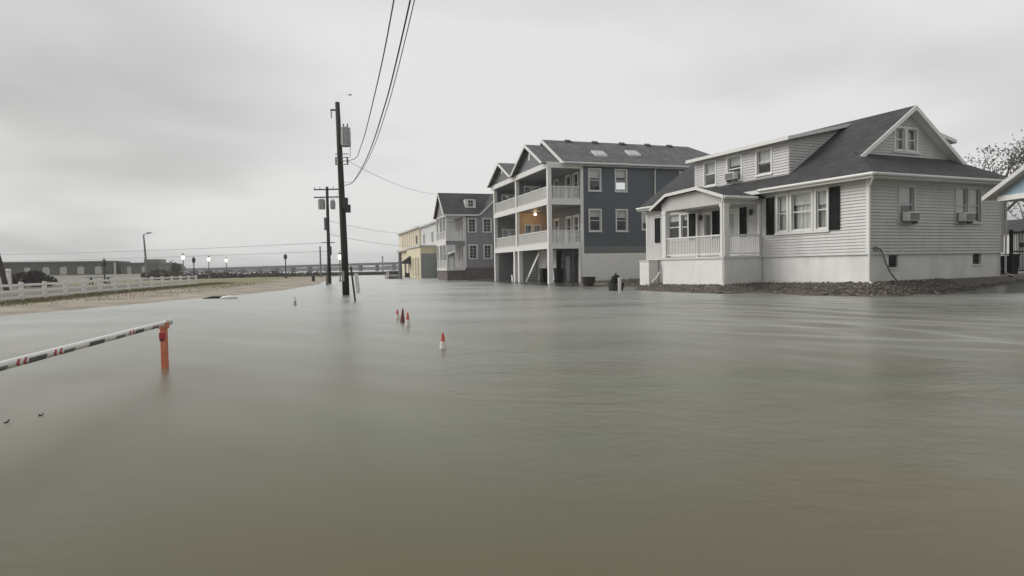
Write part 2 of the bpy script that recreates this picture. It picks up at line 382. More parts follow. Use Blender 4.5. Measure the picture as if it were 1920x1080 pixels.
def cover(X, Y):
    # r: grass  g: gravel  b: asphalt
    nz = vnoise(X, Y, .6, 8); d = np.interp(Y, SY, SX) - X
    fx = np.interp(Y, [20, 30, 58.8, 62], [-23, -24.0, -29.0, -29.6])
    e = X - fx                                                     # metres on the street side of the fence
    strip = sm(-.6, .1, e) * (1 - sm(1.0, 2.2 + .8 * nz, e)) * (Y < 66) * (d > 0)
    patch = sm(4, 7.5, d + 2.2 * nz) * sm(42, 52, Y + 3 * nz) * .95
    grass = np.maximum(np.maximum(strip * (.75 + .25 * nz), patch), sm(-.9, -3, e) * .55 * (d > 4))
    c, s = math.cos(TG), math.sin(TG); gx = (X - OG.x) * c + (Y - OG.y) * s; gy = -(X - OG.x) * s + (Y - OG.y) * c
    grass = np.maximum(grass, sm(1.5, 3.2, gx + nz) * (gy < -.8) * (gy > -26) * .8)
    lx = (X - OW.x) * math.cos(TW) + (Y - OW.y) * math.sin(TW); ly = -(X - OW.x) * math.sin(TW) + (Y - OW.y) * math.cos(TW)
    grav = ((lx > -6) & (lx < 40) & (ly > -2.2) & (ly < 19)).astype(float)
    asp = ((d < -1.5) & (grav < .5)).astype(float) * (1 - grass)
    grav = np.maximum(grav, sm(-.5, -1.2, e) * .85 * (d > 3) * (Y < 68))
    asp = np.maximum(asp, ((ly < -1.15) & (lx > 1.2)).astype(float))
    return np.stack([grass, grav, asp, np.ones_like(X)], -1)
def ground_mat():
    m = bpy.data.materials.new('ground cover'); m.use_nodes = True; nt = m.node_tree; N = nt.nodes.new; L = nt.links.new; b = nt.nodes['Principled BSDF']
    at = N('ShaderNodeVertexColor'); at.layer_name = 'cover'; sp = N('ShaderNodeSeparateColor'); L(at.outputs[0], sp.inputs[0])
    tc = N('ShaderNodeTexCoord')
    def col(c1, c2, sc, det=6):
        n = N('ShaderNodeTexNoise'); n.inputs['Scale'].default_value = sc; n.inputs['Detail'].default_value = det; n.inputs['Roughness'].default_value = .6; L(tc.outputs['Object'], n.inputs['Vector'])
        r = N('ShaderNodeValToRGB'); L(n.outputs['Fac'], r.inputs[0]); e = r.color_ramp.elements; e[0].position = .32; e[1].position = .68; e[0].color = (*c1, 1); e[1].color = (*c2, 1); return r.outputs[0]
    last = col((.20, .165, .12), (.40, .345, .275), .45, 9)
    for i, (c1, c2, sc) in enumerate((((.10, .095, .035), (.24, .22, .10), 1.2), ((.06, .05, .04), (.15, .125, .10), 6), ((.055, .052, .048), (.10, .095, .085), 1.5))):
        mx = N('ShaderNodeMixRGB'); L(sp.outputs[i], mx.inputs[0]); L(last, mx.inputs[1]); L(col(c1, c2, sc), mx.inputs[2]); last = mx.outputs[0]
    L(last, b.inputs['Base Color'])
    rr = N('ShaderNodeMapRange'); L(sp.outputs[2], rr.inputs[0]); rr.inputs[3].default_value = .75; rr.inputs[4].default_value = .22; L(rr.outputs[0], b.inputs['Roughness'])
    nb = N('ShaderNodeTexNoise'); nb.inputs['Scale'].default_value = 9; nb.inputs['Detail'].default_value = 8; L(tc.outputs['Object'], nb.inputs['Vector'])
    bp = N('ShaderNodeBump'); bp.inputs['Strength'].default_value = .35; bp.inputs['Distance'].default_value = .04; L(nb.outputs['Fac'], bp.inputs['Height']); L(bp.outputs[0], b.inputs['Normal'])
    return m
xs = grid_axis([(-3500, -300, 200), (-300, -60, 6), (-60, -34, 1.0), (-34, -14, .3), (-14, 4, .6), (4, 40, .3), (40, 120, 4), (120, 3500, 200)])
ys = grid_axis([(-300, -20, 20), (-20, 14, 2), (14, 60, .35), (60, 130, 1.2), (130, 300, 6), (300, 4500, 200)])
ground = sheet('ground', xs, ys, terrain_h, ground_mat(), cover); tag(ground, 'sandy verge, wet drive and flooded street bed', None, None, 'structure')

# ------------------------------------------------------------------ flood water
def water_mat():
    m = bpy.data.materials.new('turbid flood water'); m.use_nodes = True; nt = m.node_tree; nt.nodes.clear(); N = nt.nodes.new; L = nt.links.new
    out = N('ShaderNodeOutputMaterial'); mixs = N('ShaderNodeMixShader'); df = N('ShaderNodeBsdfDiffuse'); gl = N('ShaderNodeBsdfGlossy'); gl.distribution = 'MULTI_GGX'; gl.inputs['Color'].default_value = (.83, .845, .825, 1)
    fr = N('ShaderNodeFresnel'); fr.inputs[0].default_value = 1.33; L(fr.outputs[0], mixs.inputs[0]); L(df.outputs[0], mixs.inputs[1]); L(gl.outputs[0], mixs.inputs[2]); L(mixs.outputs[0], out.inputs[0])
    tc = N('ShaderNodeTexCoord')
    n = N('ShaderNodeTexNoise'); n.inputs['Scale'].default_value = .11; n.inputs['Detail'].default_value = 3; n.inputs['Distortion'].default_value = .8; L(tc.outputs['Object'], n.inputs['Vector'])
    r = N('ShaderNodeValToRGB'); L(n.outputs['Fac'], r.inputs[0]); e = r.color_ramp.elements; e[0].position = .35; e[1].position = .65
    e[0].color = (.120, .099, .053, 1); e[1].color = (.100, .107, .066, 1); L(r.outputs[0], df.inputs['Color'])
    def bump(prev, sc, st, stretch, dist, det=3):
        mp = N('ShaderNodeMapping'); mp.inputs['Scale'].default_value = stretch; mp.inputs['Rotation'].default_value = (0, 0, R(-52)); L(tc.outputs['Object'], mp.inputs[0])
        q = N('ShaderNodeTexNoise'); q.inputs['Scale'].default_value = sc; q.inputs['Detail'].default_value = det; q.inputs['Roughness'].default_value = .55; q.inputs['Distortion'].default_value = .3; L(mp.outputs[0], q.inputs['Vector'])
        bp = N('ShaderNodeBump'); bp.inputs['Strength'].default_value = st; bp.inputs['Distance'].default_value = dist; L(q.outputs['Fac'], bp.inputs['Height'])
        if prev: L(prev, bp.inputs['Normal'])
        return bp.outputs[0]
    nrm = bump(None, 5.0, .3, (.55, 1, 1), .04); nrm = bump(nrm, 1.1, .18, (.5, 1, 1), .12, 3)
    # gust patches: roughened bands of the surface
    g = N('ShaderNodeTexNoise'); g.inputs['Scale'].default_value = .22; g.inputs['Detail'].default_value = 4; mg = N('ShaderNodeMapping'); mg.inputs['Scale'].default_value = (.4, 1, 1); mg.inputs['Rotation'].default_value = (0, 0, R(-15)); L(tc.outputs['Object'], mg.inputs[0]); L(mg.outputs[0], g.inputs['Vector'])
    mr = N('ShaderNodeMapRange'); L(g.outputs['Fac'], mr.inputs[0]); mr.inputs[1].default_value = .35; mr.inputs[2].default_value = .65; mr.inputs[3].default_value = .26; mr.inputs[4].default_value = .38; L(mr.outputs[0], gl.inputs['Roughness'])
    L(nrm, gl.inputs['Normal']); return m
def water_h(X, Y):
    fade = np.exp(-np.maximum(0, np.hypot(X, Y) - 6) / 20.0)
    amp = (.28 + 2.6 * sm(2, 11, X) * sm(2, 6, Y) + .2 * sm(-2, -9, X)) * fade
    z = 0; r = np.random.default_rng(21)
    for k in range(9):
        a = R(28 + r.uniform(-26, 30)); lam = r.uniform(.6, 3.0); kx, ky = np.cos(a) * 6.283 / lam, np.sin(a) * 6.283 / lam
        ph = 1.1 * np.sin(X * .55 + k) + 1.1 * np.sin(Y * .47 - k * 1.7)
        env = .5 + .5 * np.sin(X * .31 * (1 + .2 * k) + Y * .23 + k * 2.1)
        z = z + .0045 * lam * env * np.sin(kx * X + ky * Y + ph + r.uniform(0, 6.28))
    return z * amp
xs = grid_axis([(-4500, -200, 300), (-200, -30, 12), (-30, -14, .8), (-14, 20, .13), (20, 40, .8), (40, 200, 12), (200, 4500, 300)])
ys = grid_axis([(-300, -10, 30), (-10, .5, .6), (.5, 26, .13), (26, 60, .8), (60, 300, 12), (300, 6000, 300)])
water = sheet('flood_water', xs, ys, water_h, water_mat()); tag(water, 'muddy olive flood water covering the street', None, None, 'structure')

# ================================================================== white house
def gutter(parent, a, b, r=.07, mat='white'):
    return MB().tube([a, b], r, 8).build('gutter', M[mat], parent, smooth=False)
def baluster_mesh():
    o = MB().box(-.02, .02, -.02, .02, 0, .88); return o
def white_house():
    H = thing('white_house', 'white clapboard house with dark shingle roof, long dormer and columned porch', 'house', (OW.x, OW.y, 0), TW)
    LX, LY, ZF, ZE = 9.45, 16.1, 1.74, 5.17
    X0 = PX(0); Y0 = PY(0)
    # foundation
    wall(H, PX(.05), .05, LY - .05, -.5, ZF, (), None, 'stucco', .2, name='foundation')
    wall(H, PY(.05), .25, LX - .05, -.5, ZF, ((1.35, 2.0, 1.16, 1.70), (7.23, 7.88, 1.22, 1.71)), None, 'stucco', .2, name='foundation')
    MB().box(LX - .25, LX - .06, .26, LY - .05, -.5, ZF).box(.3, LX - .3, LY - .25, LY - .06, -.5, ZF).build('foundation', M['stucco'], H)
    for a, b, c, d in ((1.35, 2.0, 1.16, 1.70), (7.23, 7.88, 1.22, 1.71)):
        q = MB(); P = PY(.05); pbox(q, P, a, b, c, d, -.16, -.13); v = q.build('foundation_vent', M['black'], H)
        q = MB()
        for k in range(5): pbox(q, P, a, b, c + .06 + k * (d - c) / 5.2, c + .09 + k * (d - c) / 5.2, -.13, -.08)
        q.build('louvre', M['darkmetal'], v)
        q = MB(); pbox(q, P, a - .05, b + .05, c - .07, c, -.02, .05); q.build('sill', M['stucco'], v)
    # walls
    TRI = [(2.08, 2.67), (2.94, 4.10), (4.40, 4.97)]
    street = [(a, b, 3.0, 4.76) for a, b in TRI] + [(7.7, 8.65, 1.88, 4.3), (9.85, 10.4, 2.9, 4.3), (11.9, 12.5, 2.95, 4.42), (12.7, 13.8, 2.95, 4.5)]
    wall(H, X0, 0, LY, ZF, 5.1, street, .14, 'siding')
    cam_ = [(1.95, 2.9, 3.18, 4.72), (5.86, 6.7, 3.22, 4.78), (6.86, 7.68, 3.22, 4.78)]
    wall(H, Y0, .0, LX, ZF, 5.1, cam_, .14, 'siding')
    MB().box(LX - .15, LX, .16, LY, ZF, 5.1).box(.16, LX - .16, LY - .15, LY, ZF, 5.1).build('wall', M['siding'], H)
    MB().box(.3, LX - .3, .3, LY - .3, ZF - .02, ZF + .02).box(.2, LX - .2, .2, LY - .2, 5.02, 5.06).build('floor', M['dark'], H)
    # dark strip and corner boards
    b = MB(); b.box(-.045, .0, -.045, .09, ZF, 5.09).box(.0, .1, -.045, -.0, ZF, 5.09); b.build('corner_board', M['white'], H)
    MB().box(LX - .1, LX + .02, -.045, 0, ZF, 5.09).build('corner_board', M['siding'], H)
    MB().box(-.04, 0, LY - .1, LY + .02, ZF, 5.09).build('corner_board', M['white'], H)
    # windows
    for a, b_ in TRI: window(H, X0, a, b_, 3.0, 4.76, cas=.1, blind=.5, sill=False, curtain=True)
    q = MB(); pbox(q, X0, 1.93, 5.12, 2.82, 2.93, 0, .1); q.build('window_sill', M['white'], H)
    shutter(H, X0, 5.18, 5.68, 2.87, 4.75); shutter(H, X0, 1.38, 1.91, 2.9, 4.84)
    window(H, X0, 11.9, 12.5, 2.95, 4.42, blind=.3); window(H, X0, 12.7, 13.8, 2.95, 4.5, blind=.45); window(H, X0, 9.85, 10.4, 2.9, 4.3, blind=0, rail=False)
    for a, b_ in ((7.08, 7.56), (9.15, 9.7), (11.19, 11.72), (14.6, 15.1)): shutter(H, X0, a, b_, 2.85, 4.42)
    d = MB(); pbox(d, X0, 7.7, 8.65, 1.88, 4.3, -.1, -.06); d = d.build('door', M['white'], H)
    q = MB(); pbox(q, X0, 7.85, 8.5, 2.9, 4.15, -.06, -.05); q.build('pane', M['glass'], d); q = MB(); pbox(q, X0, 8.55, 8.6, 2.75, 2.85, -.06, 0); q.build('handle', M['darkmetal'], d)
    q = MB(); pbox(q, X0, 7.6, 7.7, 1.88, 4.4, -.02, .05); pbox(q, X0, 8.65, 8.75, 1.88, 4.4, -.02, .05); pbox(q, X0, 7.7, 8.65, 4.3, 4.4, -.02, .05); q.build('door_frame', M['white'], H)
    for y in (6.66, 10.62):
        s = MB().lathe([(.03, 0), (.09, .05), (.11, .2), (.07, .3), (.02, .34)], (-.16, y, 3.95), 8).box(-.12, 0, y - .03, y + .03, 4.2, 4.25).build('porch_lamp', M['darkmetal'], H)
    for (a, b_, c, e) in cam_: window(H, Y0, a, b_, c, e, cas=.09, blind=.62, frame='siding')
    # main roof : dutch gable
    s1, s2 = .69, .58
    ze, x0, x1, y0, y1, xr = ZE, -.5, LX + .5, -.6, 16.35, LX / 2
    zr = ze + s1 * (xr - x0); yg = 1.2; zg = ze + s2 * (yg - y0); xg = x0 + (zg - ze) / s1
    zend = ze
    slab(H, [(x0, y0, ze), (xg, yg, zg), (xr, yg - .05, zr), (xr, y1, zr), (x0, y1, ze)], .12, 'roof')
    slab(H, [(x1, y0, ze), (x1, y1, ze), (xr, y1, zr), (xr, yg - .05, zr), (LX - xg, yg, zg)], .12, 'roof')
    zg2 = ze + s2 * (1.75 - y0)
    slab(H, [(x0, y0, ze), (x1, y0, ze), (LX - xg, yg, zg), (LX - xg - .3, 1.75, zg2), (xg + .3, 1.75, zg2), (xg, yg, zg)], .12, 'roof', 'skirt_roof')
    # gable wall with window
    yw = 1.6; zb = ze + s2 * (yw - y0) - .05
    lo = lambda z: x0 + (z + .12 - ze) / s1 + .0; hi = lambda z: LX - lo(z)
    gw = [(3.9, 4.55, 6.72, 7.75), (4.75, 5.4, 6.72, 7.75)]
    wall(H, PY(yw), lo, hi, zb, zr - .16, gw, .14, 'siding')
    for a, b_, c, e in gw: window(H, PY(yw), a, b_, c, e, cas=.09, curtain=True)
    q = MB(); pbox(q, PY(yw), 3.7, 5.6, 6.58, 6.66, 0, .1); q.build('window_sill', M['white'], H)
    wall(H, PYb(LY), lambda z: lo(z), lambda z: hi(z), 5.1, zr - .16, (), None, 'siding')
    # rake boards
    for sgn in (0, 1):
        f = (lambda x: x) if sgn == 0 else (lambda x: LX - x)
        P = [(f(xg - .05), 0, zg - .02), (f(xr), 0, zr - .0), (f(xr), 0, zr - .22), (f(xg + .13), 0, zg - .12)]
        MB().prism([(a, yg - .1, z) for a, _, z in P], (0, .06, 0)).build('rake_board', M['white'], H)
        MB().prism([(f(xg + .1), yg - .03, zg - .14), (f(xr), yg - .03, zr - .14), (f(xr), yg - .03, zr - .17), (f(xg + .1), yg - .03, zg - .17)], (0, yw - yg, 0)).build('soffit', M['white'], H)
    # eaves: fascia, soffit, gutter
    MB().box(x0 + .01, -.01, y0, y1, ze - .2, ze - .16).box(-.0, LX, y0 + .01, -.05, ze - .2, ze - .16).box(LX + .03, x1 - .01, y0, y1, ze - .2, ze - .16).build('soffit', M['white'], H)
    MB().box(x0 - .03, x0 - .002, y0, y1, ze - .22, ze - .02).build('fascia', M['white'], H); MB().box(x0 - .03, x1 + .03, y0 - .03, y0 - .002, ze - .22, ze - .02).build('fascia', M['siding'], H)
    gutter(H, (x0 - .1, y0 - .1, ze - .06), (x0 - .1, 5.7, ze - .06)); gutter(H, (x0 - .1, 11.95, ze - .06), (x0 - .1, y1, ze - .06)); gutter(H, (x0 - .1, y0 - .1, ze - .07), (x1 + .1, y0 - .1, ze - .07), mat='trim')
    downspout(H, [(x0 - .1, y0 - .02, ze - .1), (x0 + .0, y0 + .0, ze - .25), (-.12, -.14, ze - .55), (-.1, -.12, ze - .8), (-.1, -.12, .58), (-.25, -.35, .5)])
    downspout(H, [(x1 - .1, y0 - .05, ze - .1), (LX + .05, -.12, ze - .6), (LX + .05, -.12, .75), (LX + .2, -.35, .62)], mat='siding')
    downspout(H, [(-2.72, 5.85, 4.7), (-2.68, 5.95, 4.4), (-2.68, 5.95, .45), (-2.85, 5.7, .36)])
    # dormers
    def dormer(side):
        f = (lambda x: x) if side == 0 else (lambda x: LX - x)
        ya, yb = (4.72, 11.84) if side == 0 else (2.6, 12.0); xd = .5 if side == 0 else .35
        za = ze + s1 * (xd - x0) - .1; zt = 7.6; xo = xd - .42; sl_ = .215
        top = lambda x: 7.66 + sl_ * (x - xo)
        D = bpy.data.objects.new('dormer', None); COL.objects.link(D); D.parent = H
        PD = PX(xd) if side == 0 else PXb(LX - xd)
        wins = [(5.9, 6.85, 6.1, 7.32), (8.03, 9.03, 6.05, 7.32), (10.05, 10.95, 6.0, 7.32)] if side == 0 else []
        wall(D, PD, ya, yb, za, zt, wins, .14, 'siding')
        for a, b_, c, e in wins: window(D, PD, a, b_, c, e, cas=.1, blind=.5)
        lo_ = lambda z: max(xd, xo + (z - 7.62) / sl_); hi_ = lambda z: (z - ze) / s1 + x0 + .1
        if side == 0: wall(D, PY(ya), lo_, hi_, za + .02, 8.5, (), .14, 'siding', t=.1)
        else: wall(D, PY(ya), lambda z: LX - hi_(z), lambda z: LX - lo_(z), za + .02, 8.5, (), .14, 'siding', t=.1)
        wall(D, PYb(yb), (lambda z: lo_(z)) if side == 0 else (lambda z: LX - hi_(z)), (lambda z: hi_(z)) if side == 0 else (lambda z: LX - lo_(z)), za + .02, 8.5, (), None, 'siding', t=.1)
        xe = xr - .02
        slab(D, [(f(xo), ya - .3, top(xo)), (f(xe), ya - .3, top(xe)), (f(xe), yb + .3, top(xe)), (f(xo), yb + .3, top(xo))], .09, 'roof', 'dormer_roof')
        x9 = xe - .25
        MB().prism([(f(xo), ya - .36, top(xo) - .0), (f(x9), ya - .36, top(x9)), (f(x9), ya - .36, top(x9) - .17), (f(xo), ya - .36, top(xo) - .17)], (0, .05, 0)).build('fascia', M['white'], D)
        MB().box(min(f(xo - .04), f(xo - .005)), max(f(xo - .04), f(xo - .005)), ya - .36, yb + .3, top(xo) - .18, top(xo) + .0).build('fascia', M['white'], D)
        MB().prism([(f(xo + .02), ya - .29, top(xo) - .13), (f(xd - .02), ya - .29, top(xd) - .13), (f(xd - .02), ya - .29, top(xd) - .15), (f(xo + .02), ya - .29, top(xo) - .15)], (0, yb - ya + .5, 0)).build('soffit', M['white'], D)
    dormer(0); dormer(1)
    # ---- porch
    px, ya, yb = -2.5, 6.05, 11.05; zp = 1.82
    MB().box(px, px + .18, ya, yb, -.5, 1.70).box(px + .18, -.02, ya, ya + .18, -.5, 1.70).box(px + .18, -.02, yb - .18, yb, -.5, 1.70).build('porch_foundation', M['stucco'], H)
    MB().box(px - .06, -.03, ya - .06, yb + .06, 1.702, zp).build('porch_floor', M['trim'], H)
    for y in (ya + .12, yb - .12):
        p = MB(); p.box(px + .0, px + .3, y - .15, y + .15, zp, 4.46).box(px - .03, px + .33, y - .18, y + .18, zp, zp + .18).box(px - .03, px + .33, y - .18, y + .18, 4.3, 4.459).build('porch_post', M['white'], H)
    MB().box(-.14, -.03, yb - .16, yb - .02, zp, 4.46).build('porch_post', M['white'], H); MB().box(-.14, -.03, ya + .02, ya + .16, zp, 4.46).build('porch_post', M['white'], H)
    # header, clipped gable
    yc = (ya + yb) / 2 + .3; zt = 5.40
    prof = [(ya - .27, 4.83), (7.85, 5.48), (10.45, 5.38), (yb + .87, 4.68)]
    MB().prism([(px + .02, ya, 4.46), (px + .02, ya, 4.80), (px + .02, 7.85, 5.33), (px + .02, 10.45, 5.23), (px + .02, yb + .1, 4.88), (px + .02, yb + .1, 4.46)], (.2, 0, 0)).build('porch_gable', M['siding'], H)
    for q_ in (ya + .02, yb - .2): MB().box(px + .22, -.05, q_, q_ + .2, 4.46, 4.80).build('porch_beam', M['siding'], H)
    MB().box(px + .23, -.05, ya + .23, yb - .21, 4.6, 4.65).build('porch_ceiling', M['trim'], H)
    roofp = [(px - .25, y, z) for y, z in prof] + [(px - .25, y, z - .1) for y, z in prof[::-1]]
    MB().prism(roofp, (3.6, 0, 0)).build('porch_roof', M['roof'], H)
    fa = [(px - .29, y, z + .015) for y, z in prof] + [(px - .29, y, z - .15) for y, z in prof[::-1]]
    MB().prism(fa, (.035, 0, 0)).build('porch_fascia', M['white'], H)
    gutter(H, (px - .25, ya - .33, 4.76), (-.6, ya - .33, 4.76), .06); MB().box(px - .2, -.55, ya - .26, ya - .0, 4.68, 4.71).build('soffit', M['white'], H)
    # railing
    bal = baluster_mesh().build('baluster', M['white'], H); bal.location = (px + .1, ya + .36, 1.98)
    y = ya + .49
    while y < yb - .32: inst(bal, 'baluster', H, (px + .1, y, 1.98)); y += .13
    x = px + .45
    while x < -.15: inst(bal, 'baluster', H, (x, ya + .1, 1.98)); x += .13
    MB().box(px + .05, px + .15, ya + .27, yb - .27, 2.86, 2.93).build('handrail', M['white'], H); MB().box(px + .06, px + .14, ya + .27, yb - .27, 1.92, 1.98).build('bottom_rail', M['white'], H)
    MB().box(px + .3, -.04, ya + .05, ya + .15, 2.86, 2.93).build('handrail', M['white'], H); MB().box(px + .3, -.04, ya + .06, ya + .14, 1.92, 1.98).build('bottom_rail', M['white'], H)
    # cellar hatch box at the far end and service conduit
    b = MB(); b.box(-.75, -.02, 14.85, 15.85, .02, 1.68).build('cellar_hatch', M['white'], H); MB().box(-.8, -.02, 14.8, 15.9, 1.682, 1.74).build('hatch_lid', M['trim'], H)
    MB().tube([(-.3, 14.3, 1.0), (-.5, 14.4, .6), (-.8, 14.5, .3)], .05).build('drain_pipe', M['white'], H)
    MB().tube([(.45, -.08, 2.0), (.62, -.09, 1.98), (.75, -.12, 1.75), (.9, -.15, 1.35), (1.15, -.2, .9), (1.5, -.3, .5)], .035).build('conduit', M['greymetal'], H)
    MB().box(.3, .5, -.09, -.02, 1.92, 2.08).build('junction_box', M['greymetal'], H)
    return H
WH = white_house()
def aircon(loc, rot, label):
    a = thing('window_air_conditioner', label, 'air conditioner', loc, rot, 'window air conditioners of the white house')
    MB().box(-.36, .36, -.36, .3, 0, .4).build('casing', M['white'], a, bevel=.02)
    g = MB()
    for k in range(7): g.box(-.31, .31, -.385, -.362, .05 + k * .045, .075 + k * .045)
    g.build('grille', M['greymetal'], a)
    MB().box(-.42, -.362, -.05, -.03, .0, .4).box(.362, .47, -.05, -.03, 0, .4).build('side_panel', M['greymetal'], a)
    for q_ in (-.3, .26): MB().box(q_, q_ + .04, -.3, .1, -.12, -.002).build('bracket', M['greymetal'], a)
aircon(wld(OW, TW, 2.42, -.04, 3.19), TW, 'white window air conditioner under the single window of the end wall')
aircon(wld(OW, TW, 6.28, -.04, 3.23), TW, 'white window air conditioner in the paired windows beside the blue canopy')
aircon(wld(OW, TW, .46, 8.53, 6.06), TW - math.pi / 2, 'white window air conditioner in the middle dormer window facing the street')

# gravel and mulch on the bank
def gravel(count, mat, label, smin, smax):
    ico = [(0, 0, 1), (.9, 0, .1), (.2, .85, .05), (-.75, .5, 0), (-.7, -.55, .1), (.3, -.85, .05), (0, 0, -.6)]
    fc = [(0, 1, 2), (0, 2, 3), (0, 3, 4), (0, 4, 5), (0, 5, 1), (6, 2, 1), (6, 3, 2), (6, 4, 3), (6, 5, 4), (6, 1, 5)]
    mb = MB(); n = 0
    while n < count:
        t = random.random()
        if t < .55: lx, ly = random.uniform(-1.75, 0), random.uniform(-1.5, 6.0)
        elif t < .85: lx, ly = random.uniform(-1.0, 5.0), random.uniform(-1.6, 0)
        else: lx, ly = random.uniform(-4.1, -2.5), random.uniform(5, 14)
        X, Y, _ = wld(OW, TW, lx, ly); z = float(terrain_h(X, Y))
        if z < -.03: continue
        s = random.uniform(smin, smax) * (1.6 if random.random() < .08 else 1); a = random.uniform(0, 6.28); st = random.uniform(.5, 1.3); c_, s_ = math.cos(a), math.sin(a)
        mb.add([(X + s * (p[0] * c_ * st - p[1] * s_), Y + s * (p[0] * s_ * st + p[1] * c_), z + s * .6 * p[2] + s * .15) for p in ico], fc); n += 1
    o = mb.build('gravel', M[mat], None, kind='stuff', recalc=False); o['label'] = label; o['category'] = 'gravel'
gravel(4300, 'stone', 'brown wet gravel and mulch heaped along the white foundation', .025, .07)
gravel(900, 'palestone', 'scattered pale stones and chips among the brown gravel', .025, .06)
q = MB()
for k in range(7): q.box(-.14 + 0, .0, 0, 1.28, 0, .3)
kerb = thing('kerb', 'dark wet concrete kerb edging the end wall bed', 'kerb', wld(OW, TW, 1.9, -1.32, 0), TW)
for k in range(6):
    X, Y, _ = wld(OW, TW, 1.9 + k * 1.3 + .65, -1.3); z = float(terrain_h(X, Y))
    MB().box(k * 1.3, k * 1.3 + 1.285, 0, .14, z - .3, z + .09).build('kerb_stone', M['stone'], kerb)

# ================================================================== grey three-storey house
def railing(parent, P, u0, u1, z0, h, mat='white', step=.11, d=0.):
    r = MB(); pbox(r, P, u0, u1, z0 + h - .07, z0 + h, d - .04, d + .05); r.build('handrail', M[mat], parent)
    r = MB(); pbox(r, P, u0, u1, z0 + .06, z0 + .12, d - .03, d + .04); r.build('bottom_rail', M[mat], parent)
    b = MB(); u = u0 + .08
    while u < u1 - .05: pbox(b, P, u - .019, u + .019, z0 + .12, z0 + h - .07, d - .018, d + .022); u += step
    b.build('balusters', M[mat], parent, kind='stuff')
def grey_house():
    H = thing('grey_house', 'three-storey slate-blue house with white double gallery and twin gables', 'house', (OG.x, OG.y, 0), TG)
    X0, Y0 = PX(0), PY(0); XB = 2.9; LX, LY = 18.0, 15.0; F2, F3, HD = 3.2, 6.6, 9.02
    # side wall
    wn = [(3.5, 4.42, 7.35, 8.98), (5.82, 6.72, 7.35, 8.98), (3.5, 4.42, 4.18, 5.8), (5.86, 6.74, 4.18, 5.8), (11.75, 12.7, 7.4, 8.98), (8.2, 9.1, 4.3, 5.6)]
    wall(H, Y0, XB, LX, 2.95, 9.4, wn, .15, 'slate', lap=.016)
    for a, b, c, d in wn: window(H, Y0, a, b, c, d, cas=.11, blind=.5, frame='trim')
    q = MB(); pbox(q, Y0, XB, LX, 2.42, 2.95, -.15, .03); q.build('skirt_board', M['slateband'], H)
    q = MB(); pbox(q, Y0, XB + .02, LX, -.2, 2.4, -.14, .05); q.build('foundation_wall', M['white'], H)
    MB().box(LX - .15, LX, .2, LY, -.2, 9.4).box(XB + .2, LX - .2, LY - .15, LY, -.2, 9.4).build('wall', M['slate'], H)
    q = MB(); pbox(q, Y0, XB - .13, XB + .05, .05, 9.3, -.16, .06); q.build('corner_board', M['white'], H)
    # back wall of galleries
    op = []
    for z in (F2, F3):
        for a in (.8, 2.3, 4.9, 9.3, 11.9): op.append((a, a + .9, z + .05, z + 2.2))
    wall(H, PX(XB), .16, LY - .2, F2 - .4, 9.4, op, .15, 'gable', lap=.016)
    for a, b, c, d in op: window(H, PX(XB), a, b, c, d, cas=.12, frame='white', sill=False, rail=False, grid=(1, 3), name='gallery_door')
    # partitions
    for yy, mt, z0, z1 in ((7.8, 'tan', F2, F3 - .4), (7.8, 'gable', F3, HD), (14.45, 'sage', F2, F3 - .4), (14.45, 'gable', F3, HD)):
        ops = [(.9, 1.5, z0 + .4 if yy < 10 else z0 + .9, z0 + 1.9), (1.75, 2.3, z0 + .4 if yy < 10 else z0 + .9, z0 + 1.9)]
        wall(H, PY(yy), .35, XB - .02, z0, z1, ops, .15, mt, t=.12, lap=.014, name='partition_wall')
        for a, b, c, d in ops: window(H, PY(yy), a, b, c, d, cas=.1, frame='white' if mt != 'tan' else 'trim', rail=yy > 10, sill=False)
    # galleries: decks, posts, rails, headers
    for z in (F2, F3):
        MB().box(.03, XB - .02, .03, LY - .5, z - .12, z).build('deck', M['trim'], H)
        MB().box(-.03, .0, -.03, LY - .5, z - .40, z + .03).build('deck_fascia', M['white'], H); MB().box(.0, XB - .14, -.03, .0, z - .40, z + .03).build('deck_fascia', M['white'], H)
        MB().box(.02, XB - .16, .02, LY - .5, z - .40, z - .37).build('gallery_ceiling', M['sage' if z == F2 else 'gable'], H)
    MB().box(.03, XB - .02, .03, LY - .2, HD - .05, HD).build('gallery_ceiling', M['gable'], H)
    MB().box(-.06, .24, -.06, LY, HD, HD + .42).build('header_beam', M['white'], H); MB().box(.24, XB + .06, -.06, .24, HD, HD + .42).build('header_beam', M['white'], H)
    ups = (0.15, 7.75, 14.4)
    for z0, z1 in ((F2, F3 - .4), (F3, HD)):
        for y in ups: MB().box(.0, .3, y - .15, y + .15, z0 + .03, z1).build('post', M['white'], H)
        for a, b in ((.3, 7.6), (7.9, 14.25)): railing(H, X0, a, b, z0 + .0, 1.05, d=-.15)
        railing(H, Y0, .3, XB - .16, z0, 1.05, d=-.15)
    for y in (.15, 7.2, 8.4, 14.4):
        p = MB().box(-.02, .32, y - .17, y + .17, -.5, F2 - .4).build('post', M['white'], H)
    MB().box(XB - .33, XB - .15, -.02, .2, -.5, F2 - .4).build('post', M['white'], H)
    # ground floor behind the posts
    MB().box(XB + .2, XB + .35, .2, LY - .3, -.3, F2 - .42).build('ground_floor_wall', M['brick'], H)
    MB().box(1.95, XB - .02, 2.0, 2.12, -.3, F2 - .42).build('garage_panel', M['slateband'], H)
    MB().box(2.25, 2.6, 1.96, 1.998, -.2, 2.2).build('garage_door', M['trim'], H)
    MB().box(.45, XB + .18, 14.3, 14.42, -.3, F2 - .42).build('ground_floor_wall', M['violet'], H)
    MB().box(.5, XB + .18, 7.6, 7.72, -.3, F2 - .42).build('ground_floor_wall', M['sage'], H)
